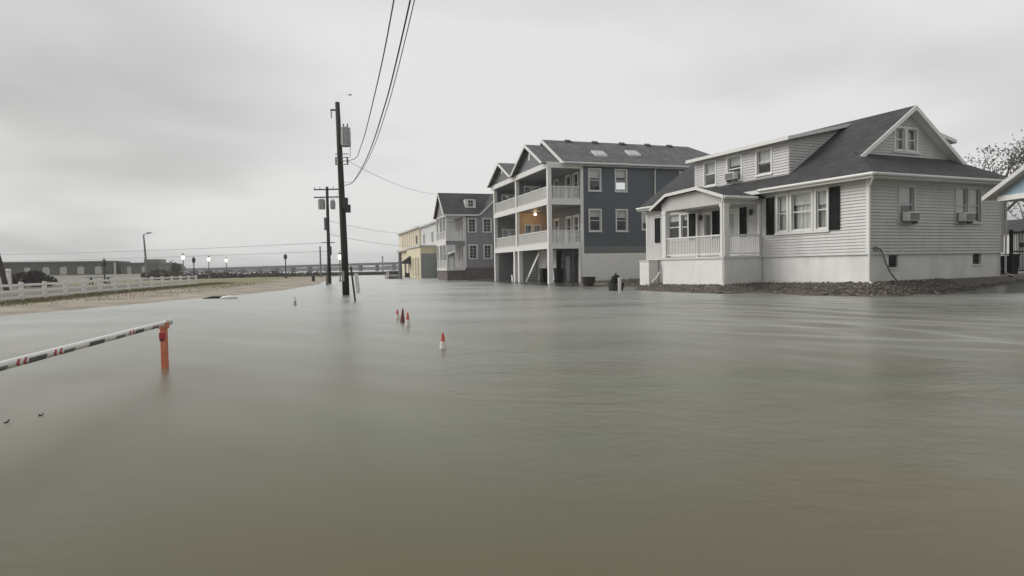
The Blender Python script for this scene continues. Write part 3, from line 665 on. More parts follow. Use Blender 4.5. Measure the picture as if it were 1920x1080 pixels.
    # lattice-like cladding panel and stairs in the middle bay
    MB().box(1.95, 2.05, 3.4, 7.55, -.3, F2 - .42).build('lattice_wall', M['fence'], H)
    st = bpy.data.objects.new('staircase', None); COL.objects.link(st); st.parent = H
    for k in range(11):
        MB().box(.75, 1.75, 7.1 - k * .30, 7.1 - k * .30 + .32, .12 + k * .23, .16 + k * .23).build('tread', M['trim'], st)
    for x in (.7, 1.76): MB().prism([(x, 7.45, -.1), (x, 7.45, .18), (x, 4.0, 2.75), (x, 4.0, 2.45)], (.04, 0, 0)).build('stringer', M['white'], st)
    # roof
    zr, ze = 12.0, 9.42
    slab(H, [(1.2, -.45, ze), (18.6, -.45, ze), (15.3, 4.2, zr), (1.2, 4.2, zr)], .14, 'roof2')
    slab(H, [(1.2, 8.85, ze), (1.2, 4.2, zr), (15.3, 4.2, zr), (18.6, 8.85, ze)], .14, 'roof2')
    slab(H, [(18.6, -.45, ze), (18.6, 8.85, ze), (15.3, 4.2, zr)], .14, 'roof2')
    g = MB(); g.prism([(1.3, -.2, ze), (1.3, 4.2, zr - .16), (1.3, 8.6, ze)], (.1, 0, 0)); g.build('gable_wall', M['gable'], H)
    def gable(ya, yb, zb, za, x0, xe):
        ym = (ya + yb) / 2; s = (za - zb) / (ym - ya)
        slab(H, [(x0, ya, zb), (xe, ya, zb), (xe, ym, za), (x0, ym, za)], .12, 'roof2'); slab(H, [(x0, yb, zb), (x0, ym, za), (xe, ym, za), (xe, yb, zb)], .12, 'roof2')
        lo = lambda z: ya + (z + .15 - zb) / s; hi = lambda z: ya + yb - lo(z)
        wall(H, PX(.05), lo, hi, zb + .0, za - .2, (), .15, 'gable', lap=.016)
        for f in (lambda y: y, lambda y: ya + yb - y):
            MB().prism([(x0 - .04, f(ya - .05), zb - .03), (x0 - .04, f(ym), za + .02), (x0 - .04, f(ym), za - .24), (x0 - .04, f(ya + .3), zb - .06)], (.05, 0, 0)).build('rake_board', M['white'], H)
        q = MB(); pbox(q, PX(.05), ym - .17, ym + .17, zb + .75, zb + 1.35, .02, .06); q.build('gable_vent', M['white'], H)
    gable(.15, 8.0, 9.45, 11.5, -.4, 3.2); gable(8.0, 15.3, 9.45, 11.2, -.4, 12)
    for f in (0, 1):
        y_ = (lambda y: y) if f == 0 else (lambda y: 8.4 - y)
        MB().prism([(1.13, y_(-.45), ze - .03), (1.13, y_(4.2), zr + .02), (1.13, y_(4.2), zr - .26), (1.13, y_(-.05), ze - .06)], (.06, 0, 0)).build('rake_board', M['white'], H)
    gutter(H, (1.1, -.52, ze - .05), (18.6, -.52, ze - .05), .08, 'trim'); MB().box(1.2, 18.5, -.44, -.02, ze - .2, ze - .17).build('soffit', M['white'], H)
    MB().box(-.36, 3.1, .0, .1, 9.441, 9.47).build('soffit', M['white'], H)
    downspout(H, [(9.3, -.5, 9.3), (9.3, -.12, 9.05), (9.3, -.1, 2.5)], .06, 'trim')
    # skylights and vents on the camera slope: z = ze + k*(y+.45)
    k = (zr - ze) / 4.65
    def slope_box(xa, xb, ya, yb, h, mat, name, par=H):
        zf = lambda y: ze + k * (y + .45)
        return MB().prism([(xa, ya, zf(ya) - .02), (xb, ya, zf(ya) - .02), (xb, yb, zf(yb) - .02), (xa, yb, zf(yb) - .02)], (0, 0, h)).build(name, M[mat], par)
    for xa, ya in ((4.55, .95), (7.85, 1.35)):
        s_ = slope_box(xa, xa + 1.05, ya, ya + .9, .16, 'trim', 'skylight'); slope_box(xa + .1, xa + .95, ya + .1, ya + .8, .17, 'palewin', 'pane', s_)
    for xa in (3.2, 5.7, 8.3, 10.8, 13.0): slope_box(xa, xa + .5, 3.75, 4.1, .16, 'darkmetal', 'roof_vent')
    for xa, ya in ((9.8, 2.9), (11.2, 2.6), (10.2, 2.2), (11.6, 3.2)): MB().tube([(xa, ya, 10.7), (xa, ya, ze + k * (ya + .45) + .28)], .05).build('vent_pipe', M['greymetal'], H)
    return H
GH = grey_house()
# lit ceiling lamp on the lower gallery
lp = thing('porch_light', 'lit warm ceiling lamp on the lower gallery of the slate-blue house', 'lamp', wld(OG, TG, 1.4, 6.6, 6.16), TG)
MB().lathe([(.06, .04), (.07, 0), (.05, -.04)], n=10).build('mount', M['darkmetal'], lp); MB().lathe([(.02, -.28), (.1, -.24), (.13, -.16), (.1, -.08), (.03, -.042)], n=12).build('globe', M['bulb'], lp, smooth=True)
pl = bpy.data.lights.new('porch_bulb', 'POINT'); pl.energy = 9; pl.color = (1, .62, .3); pl.shadow_soft_size = .1
plo = bpy.data.objects.new('porch_bulb', pl); COL.objects.link(plo); plo.parent = lp; plo.location = (0, .0, -.42)

# ================================================================== violet-grey narrow house
def violet_house():
    H = thing('narrow_house', 'narrow grey-violet house with white two-tier corner porch and dark roof', 'house', (OV.x, OV.y, 0), TV)
    LX, LY = 11.0, 5.6; ZB, ZE, ZR = 1.4, 7.62, 10.42; XF = -2.3
    wn = [(.45, 1.25, 5.6, 7.1), (2.25, 3.1, 5.6, 7.1), (.5, 1.35, 2.48, 4.0), (2.3, 3.1, 2.48, 4.0)]
    wall(H, PY(0), 0, LX, ZB, ZE, wn, .15, 'violet', lap=.016)
    for a, b, c, d in wn: window(H, PY(0), a, b, c, d, cas=.14, grid=(2, 4), sill=False)
    MB().box(.0, LX, -.06, LY + .06, -.6, ZB).build('base', M['brick'], H)
    wall(H, PX(0), .16, LY, ZB, ZE, [(.9, 1.7, 1.5, 3.6), (2.6, 3.4, 1.5, 3.6), (.9, 1.7, 4.95, 7), (2.6, 3.4, 4.95, 7)], .15, 'violet', lap=.016)
    for z0, z1 in ((1.5, 3.6), (4.95, 7)):
        for a in (.9, 2.6): window(H, PX(0), a, a + .8, z0, z1, grid=(1, 3), sill=False, name='porch_door', rail=False)
    MB().box(LX - .15, LX, .16, LY, ZB, ZE).box(.16, LX - .16, LY - .15, LY, ZB, ZE).build('wall', M['violet'], H)
    MB().box(-.05, .1, -.045, 0, ZB, ZE - .1).build('corner_board', M['white'], H)
    # porch tiers
    MB().box(XF + .1, -.01, .1, LY - .1, -.6, 1.12).build('porch_base', M['brick'], H)
    for z in (1.36, 4.8): MB().box(XF, -.02, .0, LY, z - .24, z).build('porch_deck', M['white'], H)
    MB().box(XF, -.02, .02, .22, 4.1, 4.55).build('porch_apron', M['violet'], H); MB().box(XF, XF + .2, .23, LY, 4.1, 4.55).build('porch_apron', M['white'], H)
    for y in (.1, 1.9, 3.7, 5.5):
        for z0, z1 in ((1.362, 4.1), (4.802, 7.42)): MB().box(XF, XF + .2, y - .1, y + .1, z0, z1).build('post', M['white'], H)
    for z in (1.36, 4.8):
        MB().box(-.22, -.03, .0, .2, z, z + 2.62).build('post', M['white'], H)
        railing(H, PX(XF), .2, 5.4, z, .95, d=-.1); railing(H, PY(0), XF + .2, -.22, z, .95, d=-.1)
    MB().box(XF, -.02, .0, LY, 7.42, 7.6).build('porch_ceiling', M['trim'], H)
    # roof, ridge runs away from the street
    xo = XF - .3; ym = LY / 2
    s = (ZR - ZE) / (ym + .3)
    slab(H, [(xo, -.3, ZE), (1.7, -.3, ZE), (1.7 + 2.3, ym, ZR), (xo, ym, ZR)], .12, 'roof3'); slab(H, [(xo, LY + .3, ZE), (xo, ym, ZR), (LX, ym, ZR), (LX, LY + .3, ZE)], .12, 'roof3')
    slab(H, [(1.7, -.3, ZE), (4.5, -.35, ZE + 2.7), (4.5, ym, ZE + 2.9), (4.0, ym, ZR)], .12, 'roof3')
    slab(H, [(4.5, -.35, ZE + 2.7), (7.3, -.3, ZE), (7.0, ym, ZR), (4.5, ym, ZE + 2.9)], .12, 'roof3')
    lo = lambda z: 1.7 + (z + .15 - ZE) / .964; hi = lambda z: 9.0 - lo(z)
    wall(H, PY(0), lo, hi, ZE, ZE + 2.4, (), .15, 'violet', lap=.016)
    for f in (lambda x: x, lambda x: 9.0 - x): MB().prism([(f(1.6), -.37, ZE - .05), (f(4.5), -.37, ZE + 2.75), (f(4.5), -.37, ZE + 2.5), (f(1.85), -.37, ZE - .05)], (0, .06, 0)).build('rake_board', M['white'], H)
    lo2 = lambda z: -.3 + (z + .15 - ZE) / s; hi2 = lambda z: LY - lo2(z)
    wall(H, PX(XF + .05), lo2, hi2, ZE - .02, ZR - .2, (), .15, 'violet', lap=.016)
    for f in (lambda y: y, lambda y: LY - y): MB().prism([(xo - .04, f(-.35), ZE - .03), (xo - .04, f(ym), ZR + .02), (xo - .04, f(ym), ZR - .26), (xo - .04, f(0), ZE - .05)], (.06, 0, 0)).build('rake_board', M['white'], H)
    MB().box(xo, 1.65, -.36, -.31, ZE - .18, ZE + .0).build('fascia', M['white'], H)
    # small dormer
    zf = ZE + s * .9
    D = bpy.data.objects.new('dormer', None); COL.objects.link(D); D.parent = H
    MB().box(.25, 1.5, .62, 2.4, zf - .2, zf + 1.15).build('dormer_wall', M['white'], D)
    MB().box(.1, 1.65, .45, 2.5, zf + 1.152, zf + 1.24).build('dormer_roof', M['roof3'], D)
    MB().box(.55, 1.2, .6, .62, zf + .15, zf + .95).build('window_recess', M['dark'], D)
    window(D, PY(.62), .55, 1.2, zf + .15, zf + .95, cas=.1, grid=(2, 2), depth=-.06, proud=.09, rail=True, sill=False)
    return H
VH = violet_house()

# ================================================================== yellow and pale buildings down the street
def simple_windows(P, lst, parent, mat='dark', frame='trim'):
    for a, b, c, d in lst:
        q = MB(); pbox(q, P, a - .12, a, c - .12, d + .12, -.02, .06); pbox(q, P, b, b + .12, c - .12, d + .12, -.02, .06); pbox(q, P, a, b, d, d + .12, -.02, .06); pbox(q, P, a, b, c - .12, c, -.02, .06)
        w = q.build('window', M[frame], parent); q = MB(); pbox(q, P, a, b, c, d, .0, .02); q.build('pane', M[mat], w)
def yellow_buildings():
    A = thing('yellow_building', 'pale yellow two-storey hall with ribbed upper wall at the street end', 'building', (OY.x, OY.y, 0), TY)
    MB().box(.6, 16, 13, 37, -.6, 8.2).build('wall', M['yellow'], A)
    MB().box(.2, 16.3, 12.8, 37.3, 8.2, 8.5).build('roof', M['trim'], A)
    for k in range(9): MB().box(.5, .6, 14 + k * 2.3, 14.25 + k * 2.3, 5.2, 8.1).build('rib', M['trim'], A)
    MB().box(-.1, .6, 13.1, 37, 4.75, 5.0).build('ledge', M['trim'], A)
    simple_windows(PX(.6), [(15, 16.4, 5.6, 7.0), (18, 19, .3, 2.6), (23, 24, .3, 2.6), (28, 30, .4, 2.6)], A)
    B_ = thing('pale_building', 'pale blue-grey plain hall standing between the yellow building and the narrow house', 'building', (OY.x, OY.y, 0), TY)
    MB().box(.8, 14, -3.4, 12.7, -.6, 8.15).build('wall', M['paleblue'], B_); MB().box(.4, 14.3, -3.7, 12.6, 8.152, 8.4).build('roof', M['trim'], B_)
    simple_windows(PX(.8), [(2.0, 3.2, 5.4, 6.9), (9.0, 10.2, 5.4, 6.9)], B_, 'greymetal')
    C_ = thing('yellow_annex', 'one-storey yellow annex with dark awning in front of the pale hall', 'building', (OY.x, OY.y, 0), TY)
    MB().box(-1.6, .75, -.2, 12.9, -.6, 4.6).build('wall', M['yellow'], C_)
    MB().box(-1.8, .78, -.4, 13.0, 4.6, 4.85).build('roof', M['trim'], C_)
    MB().box(-1.55, .7, -.35, -.2, -.6, 3.6).build('side_panel', M['green'], C_)
    simple_windows(PX(-1.6), [(1.2, 2.2, .2, 3.0), (3.6, 4.4, .2, 3.0), (6, 6.8, .2, 3.0), (10.6, 11.6, 0, 2.5)], C_, 'green', 'yellow')
    MB().prism([(-1.62, 8.5, 3.4), (-3.0, 8.5, 2.4), (-3.0, 8.5, 2.2), (-1.62, 8.5, 2.2)], (0, 2.2, 0)).build('awning', M['barrel'], C_)
    MB().box(-2.3, -1.65, 10.2, 11.2, -.5, .7).build('step', M['dark'], C_)
yellow_buildings()
D_ = thing('grey_shed', 'small grey-green shed with white canopy edge beside the narrow house', 'shed', wld(OY, TY, 1.9, -6.5, 0), TY)
MB().box(0, 3.0, 0, 3.0, -.6, 3.3).build('wall', M['green'], D_); MB().prism([(-.5, -.3, 3.3), (3.2, -.3, 4.4), (3.2, -.3, 4.6), (-.5, -.3, 3.5)], (0, 3.6, 0)).build('roof', M['trim'], D_)
MB().box(.3, 1.2, -.05, 0, -.3, 1.2).build('door', M['dark'], D_)

# ================================================================== utility poles and wires
def gz(x, y): return float(terrain_h(x, y))
def bushing(mb, c, h=.22, r=.045): mb.lathe([(r * .6, 0), (r, h * .15), (r * .6, h * .3), (r, h * .45), (r * .6, h * .6), (r, h * .75), (r * .5, h)], c, 8)
def transformer(parent, x, y, z, r=.27, h=1.05):
    t = MB().lathe([(r * .9, 0), (r, .04), (r, h - .06), (r * 1.05, h - .05), (r * 1.05, h), (r * .7, h + .06)], (x, y, z), 16).build('transformer', M['metal'], parent)
    for q_ in (-.4, .45): b = MB(); bushing(b, (x + r * q_, y, z + h + .04)); b.build('bushing', M['darkmetal'], t)
    f = MB()
    for k in range(6):
        a = k * 1.047 + .3; f.box(x + r * math.cos(a) - .012, x + r * math.cos(a) + .012, y + r * math.sin(a) - .03, y + r * math.sin(a) + .03, z + .12, z + h - .15)
    f.build('cooling_fin', M['metal'], t); return t
P1 = thing('utility_pole', 'tall dark wooden utility pole with one transformer rising from the flood', 'utility pole', (-9.64, 37.16, 0))
MB().tube([(0, 0, -.6), (-.05, 0, 3), (-.14, 0, 7.5), (-.22, 0, 11.1)], [.21, .2, .165, .13], 12).build('pole', M['wood'], P1, smooth=True)
transformer(P1, .22, -.06, 8.55)
b = MB(); b.box(-.62, -.2, -.05, .05, 10.62, 10.7); b.build('bracket_arm', M['wood'], P1); b = MB(); bushing(b, (-.58, 0, 10.2), .42); b.build('insulator', M['metal'], P1)
b = MB()
for k in range(4): b.lathe([(.05, 0), (.05, .14)], (-.36 if k % 2 else .3, -.1, 7.55 + .2 * (k // 2)), 8).box(-.4, .36, -.14, -.08, 7.5 + .2 * k, 7.54 + .2 * k)
b.build('insulator_rack', M['greymetal'], P1)
MB().tube([(.42, -.1, 9.3), (.5, -.1, 8.6), (.45, -.1, 7.9)], .015, 6).build('lead_wire', M['wire'], P1)
MB().box(-.02, .28, -.3, -.1, 5.0, 5.6).box(.1, .42, -.28, -.1, 4.75, 5.2).build('junction_box', M['darkmetal'], P1)
MB().box(-.16, -.02, -.26, -.19, .8, 1.4).build('pole_tag', M['metal'], P1)
P2 = thing('utility_pole', 'farther wooden utility pole with double crossarm and two transformers', 'utility pole', (-19.08, 66.97, 0))
MB().tube([(0, 0, -.6), (0, 0, 10.1)], [.2, .14], 10).build('pole', M['wood'], P2, smooth=True)
for z in (9.75, 8.95): MB().box(-1.35, 1.35, -.17, -.07, z, z + .12).build('crossarm', M['wood'], P2)
b = MB()
for x in (-1.25, -.7, .7, 1.25): bushing(b, (x, -.12, 9.88), .22)
b.build('insulator', M['greymetal'], P2)
transformer(P2, -.55, -.2, 7.75, .34, 1.0); transformer(P2, .62, -.2, 7.75, .24, .85)
MB().box(-.7, .7, -.15, -.07, 4.25, 4.33).build('crossarm', M['wood'], P2); MB().box(-.35, -.15, -.2, .1, 5.6, 6.9).build('riser_box', M['greymetal'], P2); MB().box(.05, .3, -.2, .05, 3.0, 3.9).build('riser_box', M['darkmetal'], P2)
def cat_pts(ctrl, n=10):
    c = [Vector(p) for p in ctrl]; c = [c[0] * 2 - c[1]] + c + [c[-1] * 2 - c[-2]]; out = []
    for i in range(1, len(c) - 2):
        for k in range(n):
            t = k / n; out.append(.5 * ((2 * c[i]) + (c[i + 1] - c[i - 1]) * t + (2 * c[i - 1] - 5 * c[i] + 4 * c[i + 1] - c[i + 2]) * t * t + (3 * c[i] - c[i - 1] - 3 * c[i + 1] + c[i + 2]) * t ** 3))
    return out + [c[-2]]
def wire(name, label, ctrl, r=.014, group='overhead wires'):
    o = MB().tube(cat_pts(ctrl), r, 6).build(name, M['wire'], None, smooth=True); return tag(o, label, 'wire', group)
def sag(a, b, s, n=6):
    a = Vector(a); b = Vector(b); return [a.lerp(b, k / n) - Vector((0, 0, s * 4 * (k / n) * (1 - k / n))) for k in range(n + 1)]
def W1(Y): return -9.0 + .29 * (37 - Y)
def W2(Y): return -9.35 + .305 * (37 - Y)
wire('overhead_wire', 'upper thick black cable sweeping from the pole overhead', [(-9.34, 37.06, 7.7)] + [(W1(y), y, z) for y, z in ((33.5, 7.28), (30, 7.06), (25.8, 6.96), (21, 7.12), (17.6, 7.32), (14.8, 7.68), (11, 8.3), (5, 9.4), (-4, 11.2))], .017)
wire('overhead_wire', 'lower thick black cable sweeping from the pole overhead', [(-9.62, 37.05, 6.3)] + [(W2(y), y, z) for y, z in ((33.5, 5.95), (30.2, 5.72), (24.4, 5.5), (20.5, 5.56), (17.8, 5.76), (15.7, 5.98), (12.35, 6.62), (8, 7.7), (2, 9.2), (-5, 11))], .017)
wire('overhead_wire', 'thin cable running just beside the lower thick cable', [(-9.62, 37.02, 6.5)] + [(W2(y) + .05, y, z) for y, z in ((33.5, 6.02), (30.2, 5.74), (24.4, 5.48), (20.5, 5.48), (17.8, 5.66), (15.7, 5.88), (12.35, 6.5), (8, 7.6), (2, 9.1), (-5, 11))], .010)
wire('overhead_wire', 'service wire from the near pole to the narrow house gable', sag((-9.3, 37.1, 7.7), wld(OV, TV, -2.4, 2.8, 10.3), .5), .012)
wire('overhead_wire', 'wire strung between the two wooden utility poles', sag((-9.6, 37.1, 6.9), (-18.4, 66.8, 9.1), .5), .012)
wire('overhead_wire', 'upper wire from the far pole to the yellow hall', sag((-19.08, 66.9, 6.6), wld(OY, TY, .5, 20, 7.6), .35), .018)
wire('overhead_wire', 'lower wire from the far pole to the yellow annex roof', sag((-19.08, 66.9, 5.2), wld(OY, TY, -1.7, 3, 4.7), .25), .018)
wire('overhead_wire', 'higher of the two long wires crossing the sky on the left', sag((-19.08, 66.9, 4.3), (-118, 118, 5.6), .5), .018)
wire('overhead_wire', 'lower of the two long wires crossing the sky on the left', sag((-19.08, 66.9, 3.4), (-118, 122, 4.3), .3), .016)

# leaning sign beside the near pole
sg = thing('leaning_sign', 'leaning black sign post with a white panel beside the tall pole', 'sign', (-7.22, 29.6, 0))
MB().prism([(-.035, -.03, -.45), (.035, -.03, -.45), (-.17, -.03, 1.62), (-.25, -.03, 1.62)], (0, .06, 0)).build('post', M['darkmetal'], sg)
MB().prism([(.02, .04, .36), (.12, .25, .36), (.02, .25, 1.3), (-.08, .04, 1.3)], (.03, -.01, 0)).build('panel', M['white'], sg)

# ================================================================== lamps and posts along the far left
def lamp_post(x, y, top, lit, label, s=1.):
    z0 = gz(x, y); h = top - z0
    t = thing('lamp_post', label, 'street lamp', (x, y, z0), 0, 'promenade lamp posts')
    MB().lathe([(.14 * s, -.3), (.14 * s, .25), (.075 * s, .4), (.06 * s, h - .5), (.09 * s, h - .45)], n=10).build('post', M['darkmetal' if not lit else 'greymetal'], t)
    MB().lathe([(.07 * s, h - .45), (.2 * s, h - .2), (.22 * s, h + .05), (.15 * s, h + .18)], n=12).build('lantern', M['lampon'] if lit else M['darkmetal'], t)
    MB().lathe([(.24 * s, h + .18), (.16 * s, h + .3), (.03 * s, h + .42), (.02 * s, h + .62)], n=10).build('cap', M['darkmetal'], t)
lamp_post(-48.69, 95, 3.75, True, 'tallest lit lamp post at the far end of the white fence', 1.15)
lamp_post(-49.63, 105, 3.6, True, 'second lit lamp post right of the white fence end', 1.1)
lamp_post(-51.21, 115, 3.56, True, 'third lit lamp post from the white fence end', 1.05)
lamp_post(-44.64, 90, 3.15, False, 'dark unlit lamp post between two lit lamps by the fence end', 1.1)
lamp_post(-35.28, 100, 3.6, False, 'dark unlit lamp post standing alone above the brown scrub', 1.3)
lamp_post(-47.69, 75, 2.75, False, 'dark unlit lamp post in front of the long dark building', 1.1)
lamp_post(-20.9, 78, 3.1, True, 'lit lamp post half hidden behind the tall utility pole', 1.0)
t = thing('street_light', 'tall grey street light with short arm above the white fence', 'street lamp', (-62.8, 110, gz(-62.8, 110)))
MB().tube([(0, 0, -.2), (0, 0, 4), (-.2, 0, 7.7)], [.2, .17, .11], 10).build('pole', M['greymetal'], t); MB().tube([(-.2, 0, 7.6), (.2, 0, 7.85), (.9, 0, 7.9)], .07).build('arm', M['greymetal'], t)
MB().prism([(.5, -.16, 7.92), (1.25, -.13, 7.9), (1.25, .13, 7.9), (.5, .16, 7.92)], (0, 0, .14)).build('lamp_head', M['greymetal'], t)
def plain_post(name, label, x, y, top, r, mat, cat='post', lean=0.):
    z0 = gz(x, y); t = thing(name, label, cat, (x, y, z0)); h = top - z0
    MB().tube([(0, 0, -.4), (lean * .5, 0, h * .5), (lean, 0, h)], [r * 1.15, r, r * .85], 8).build('shaft', M[mat], t); MB().lathe([(r * 1.15, -.08), (r * 1.15, .0), (r * .5, .06)], (lean, 0, h), 8).build('cap', M[mat], t); return t
plain_post('mast', 'thin grey mast between the scrub and the far utility pole', -35.79, 120, 5.8, .16, 'greymetal', 'mast')
plain_post('mast', 'thin pale mast in front of the distant bridge', -32.2, 160, 4.6, .2, 'metal', 'mast')
plain_post('leaning_pole', 'dark leaning pole cut by the left picture edge', -35.45, 45, 3.6, .16, 'bushdark', 'pole', -.75)
plain_post('dock_post', 'dark grey post beside the silver car', -16.0, 92.0, 3.7, .27, 'greymetal')
plain_post('bollard', 'short grey bollard right of the far utility pole', -17.9, 62, .85, .12, 'greymetal', 'bollard')
plain_post('bollard', 'short dark bollard at the tip of the sandy verge', -24.5, 79, .75, .2, 'darkmetal', 'bollard')
plain_post('marker_post', 'pale marker post behind the left end of the white fence', -38.5, 49, 1.9, .17, 'fence', 'post')

# ================================================================== white rail fence
def fence():
    A = Vector((-23.2, 25.4, 0)); B_ = Vector((-29.0, 58.8, 0)); n = 16
    F = thing('rail_fence', 'long white three-rail fence along the grass verge', 'fence', (A.x, A.y, 0), math.atan2(B_.y - A.y, B_.x - A.x))
    L_ = (B_ - A).length; st = L_ / n; h = .84
    pr = MB(); pr.box(-.08, .08, -.08, .08, -.3, h).box(-.085, .085, -.085, .085, h, h + .03).prism([(-.07, -.07, h + .03), (.07, -.07, h + .03), (.07, .07, h + .03), (-.07, .07, h + .03)], (0, 0, .03))
    po = None; rl = None
    for k in range(n + 1):
        p = A.lerp(B_, k / n); z = gz(p.x, p.y)
        if po is None: po = pr.build('post', M['fence'], F); po.location = (0, 0, z)
        else: inst(po, 'post', F, (k * st, 0, z))
    for k in range(n):
        p = A.lerp(B_, (k + .5) / n); z = gz(p.x, p.y)
        for zz in (.1, .4, .7):
            if rl is None: rl = MB().box(.085, st - .085, -.03, .03, 0, .12).build('rail', M['fence'], F); rl.location = (0, 0, z + zz)
            else: inst(rl, 'rail', F, (k * st, 0, z + zz))
fence()

# ================================================================== barrier gate in the foreground
G = thing('barrier_gate', 'white and red striped barrier arm resting on an orange post in the water', 'barrier', (-5.46, 9.99, 0))
MB().box(-.042, .042, -.042, .042, -.5, .62).build('post', M['orange'], G, bevel=.008)
MB().box(-.046, .046, -.06, -.043, .46, .56).build('latch_plate', M['red'], G); MB().tube([(0, -.1, .45), (0, -.06, .45)], .02).build('bolt', M['darkmetal'], G)
MB().box(-.065, .065, -.05, .05, .621, .65).box(-.065, -.05, -.04, .04, .65, .72).box(.05, .065, -.04, .04, .65, .72).build('cradle', M['orange'], G)
a0 = Vector((-.05, .24, .70)); a1 = Vector((1.58, -7.3, .70)); dr = (a1 - a0).normalized(); La = (a1 - a0).length
arm = MB().tube([a0 + dr * .0, a1], .042, 14).build('arm', M['white'], G, smooth=True)
MB().tube([a0 - dr * .06, a0 + dr * .16], .05, 14).build('end_cap', M['trim'], arm, smooth=True)
nrm_ = Vector((-dr.y, dr.x, 0)).normalized()
if nrm_.x < 0: nrm_ = -nrm_
def strip(c0, c1, a_lo, a_hi, mat, name, rad=.0435, shear=0.):
    n_ = 6; vs = []
    for q in range(n_ + 1):
        t_ = R(a_lo + (a_hi - a_lo) * q / n_); off = (nrm_ * math.cos(t_) + Vector((0, 0, 1)) * math.sin(t_)) * rad; sh_ = shear * abs(a_lo + (a_hi - a_lo) * q / n_ + 5) / 60
        vs += [a0 + dr * (c0 + sh_) + off, a0 + dr * (c1 + sh_) + off]
    MB().add(vs, [(2 * i, 2 * i + 1, 2 * i + 3, 2 * i + 2) for i in range(n_)]).build(name, M[mat], arm, smooth=True, recalc=False)
sa = .62; k = 0
while sa < La - .5:
    L_ = (.26, .34, .3, .42)[k % 4]
    strip(sa, sa + L_, -85, 22 if k % 2 else 5, 'greytape' if k % 2 else 'greymetal', 'worn_band')
    if k > 3 or k == 1:
        for j in (0, 1):
            strip(sa + L_ + .06 + j * .12, sa + L_ + .11 + j * .12, -55, 45, 'red', 'chevron', .0445, -.06)
    sa += L_ + .36; k += 1
MB().box(1.55 - .09, 1.55 + .09, -7.39, -7.21, -.5, .65).build('hinge_post', M['orange'], G)

# ================================================================== traffic cones
def cone(x, y, top, label, tilt=0., s=1., pale=False, dark=False):
    t = thing('traffic_cone', label, 'traffic cone', (x, y, -.45), random.uniform(0, 1.5), 'traffic cones in the flood'); h = top + .45
    r = lambda z: .125 - .105 * z / h
    body = M['collar'] if pale else M['cone'] if not dark else M['darkcone']
    MB().box(-.19, .19, -.19, .19, 0, .035).build('base', M['darkmetal'], t, bevel=.01)
    MB().lathe([(.14, .036), (r(.06), .06), (r(h * .97), h * .97), (r(h) * .7, h)], n=16).build('cone_body', body, t, smooth=True)
    z0 = .45 - .01; zc = (.45 + top * .46)
    MB().lathe([(r(z0) + .004, z0), (r(zc) + .004, zc)], n=16, cap=False).build('reflective_collar', (M['collar'] if not dark else M['darkcone']) if not pale else M['metal'], t, smooth=True)
    MB().lathe([(r(h * .93) + .003, h * .86), (r(h * .96) + .003, h * .9)], n=16, cap=False).build('reflective_collar', M['collar'], t, smooth=True) if pale else None
    t.rotation_euler = (tilt, tilt * .6, t.rotation_euler[2])
cone(-1.3, 11.84, .29, 'nearest orange and white traffic cone, alone in the water')
cone(-2.72, 16.57, .35, 'brightest red and white cone of the group of three')
cone(-3.12, 17.91, .38, 'tilted dark red cone squeezed behind the brightest cone', .1, dark=True)
cone(-3.44, 19.1, .27, 'leftmost cone of the group of three in the street')
cone(-9.3, 27.36, .38, 'faded pale cone standing alone left of the poles', 0, 1, True)

# ================================================================== barrel planters, short posts, bins
def planter(x, y, label):
    z = gz(x, y) - .02; t = thing('barrel_planter', label, 'planter', (x, y, z), 0, 'half-barrel planters')
    prof = [(.31, 0), (.40, .2), (.46, .42), (.48, .62), (.44, .62), (.42, .5)]
    n = 16; st_ = None
    for k in range(n):
        a0_, a1_ = 2 * math.pi * k / n, 2 * math.pi * (k + .94) / n; mb = MB(); vs = []
        for r_, z_ in prof: vs += [(r_ * math.cos(a0_), r_ * math.sin(a0_), z_), (r_ * math.cos(a1_), r_ * math.sin(a1_), z_)]
        mb.add(vs, [(2 * i, 2 * i + 1, 2 * i + 3, 2 * i + 2) for i in range(len(prof) - 1)]); mb.build('stave', M['barrel'], t, recalc=False)
    for z_, r_ in ((.12, .375), (.5, .478)): MB().lathe([(r_, z_), (r_ + .012, z_ + .05)], n=24, cap=False).build('hoop', M['darkmetal'], t)
    MB().lathe([(.02, .55), (.41, .53)], n=16, cap=False).build('soil', M['dark'], t)
    return t
planter(5.19, 43.4, 'dark half-barrel planter beside the thin sign pole')
planter(6.0, 36.9, 'dark half-barrel planter behind the short white post')
nb = thing('black_bag', 'black bag-like bundle on the barrel planter behind the white post', 'bag', (6.0, 36.9, gz(6, 36.9) + .52))
MB().lathe([(.3, 0), (.33, .12), (.28, .3), (.24, .42), (.16, .5), (.05, .52)], n=11).build('bag_body', M['black'], nb, smooth=True); MB().lathe([(.05, .5), (.03, .55), (.09, .62), (.02, .63)], n=9).build('bag_knot', M['black'], nb, smooth=True)
wp = thing('white_post', 'short square white post standing in front of a barrel planter', 'post', (6.09, 36.2, -.4)); MB().box(-.08, .08, -.08, .08, 0, 1.12).build('shaft', M['white'], wp); MB().prism([(-.08, -.08, 1.12), (.08, -.08, 1.12), (.08, .08, 1.12), (-.08, .08, 1.12)], (0, 0, .04)).build('cap', M['white'], wp)
sp = thing('sign_pole', 'thin dark pole with short crossbar in front of the slate-blue house', 'pole', (4.22, 44.0, -.2))
MB().tube([(0, 0, -.3), (0, 0, 1.4), (.05, 0, 2.85)], [.055, .05, .045], 8).build('shaft', M['darkmetal'], sp); MB().box(-.35, .45, -.03, .03, 2.4, 2.48).build('crossbar', M['darkmetal'], sp)
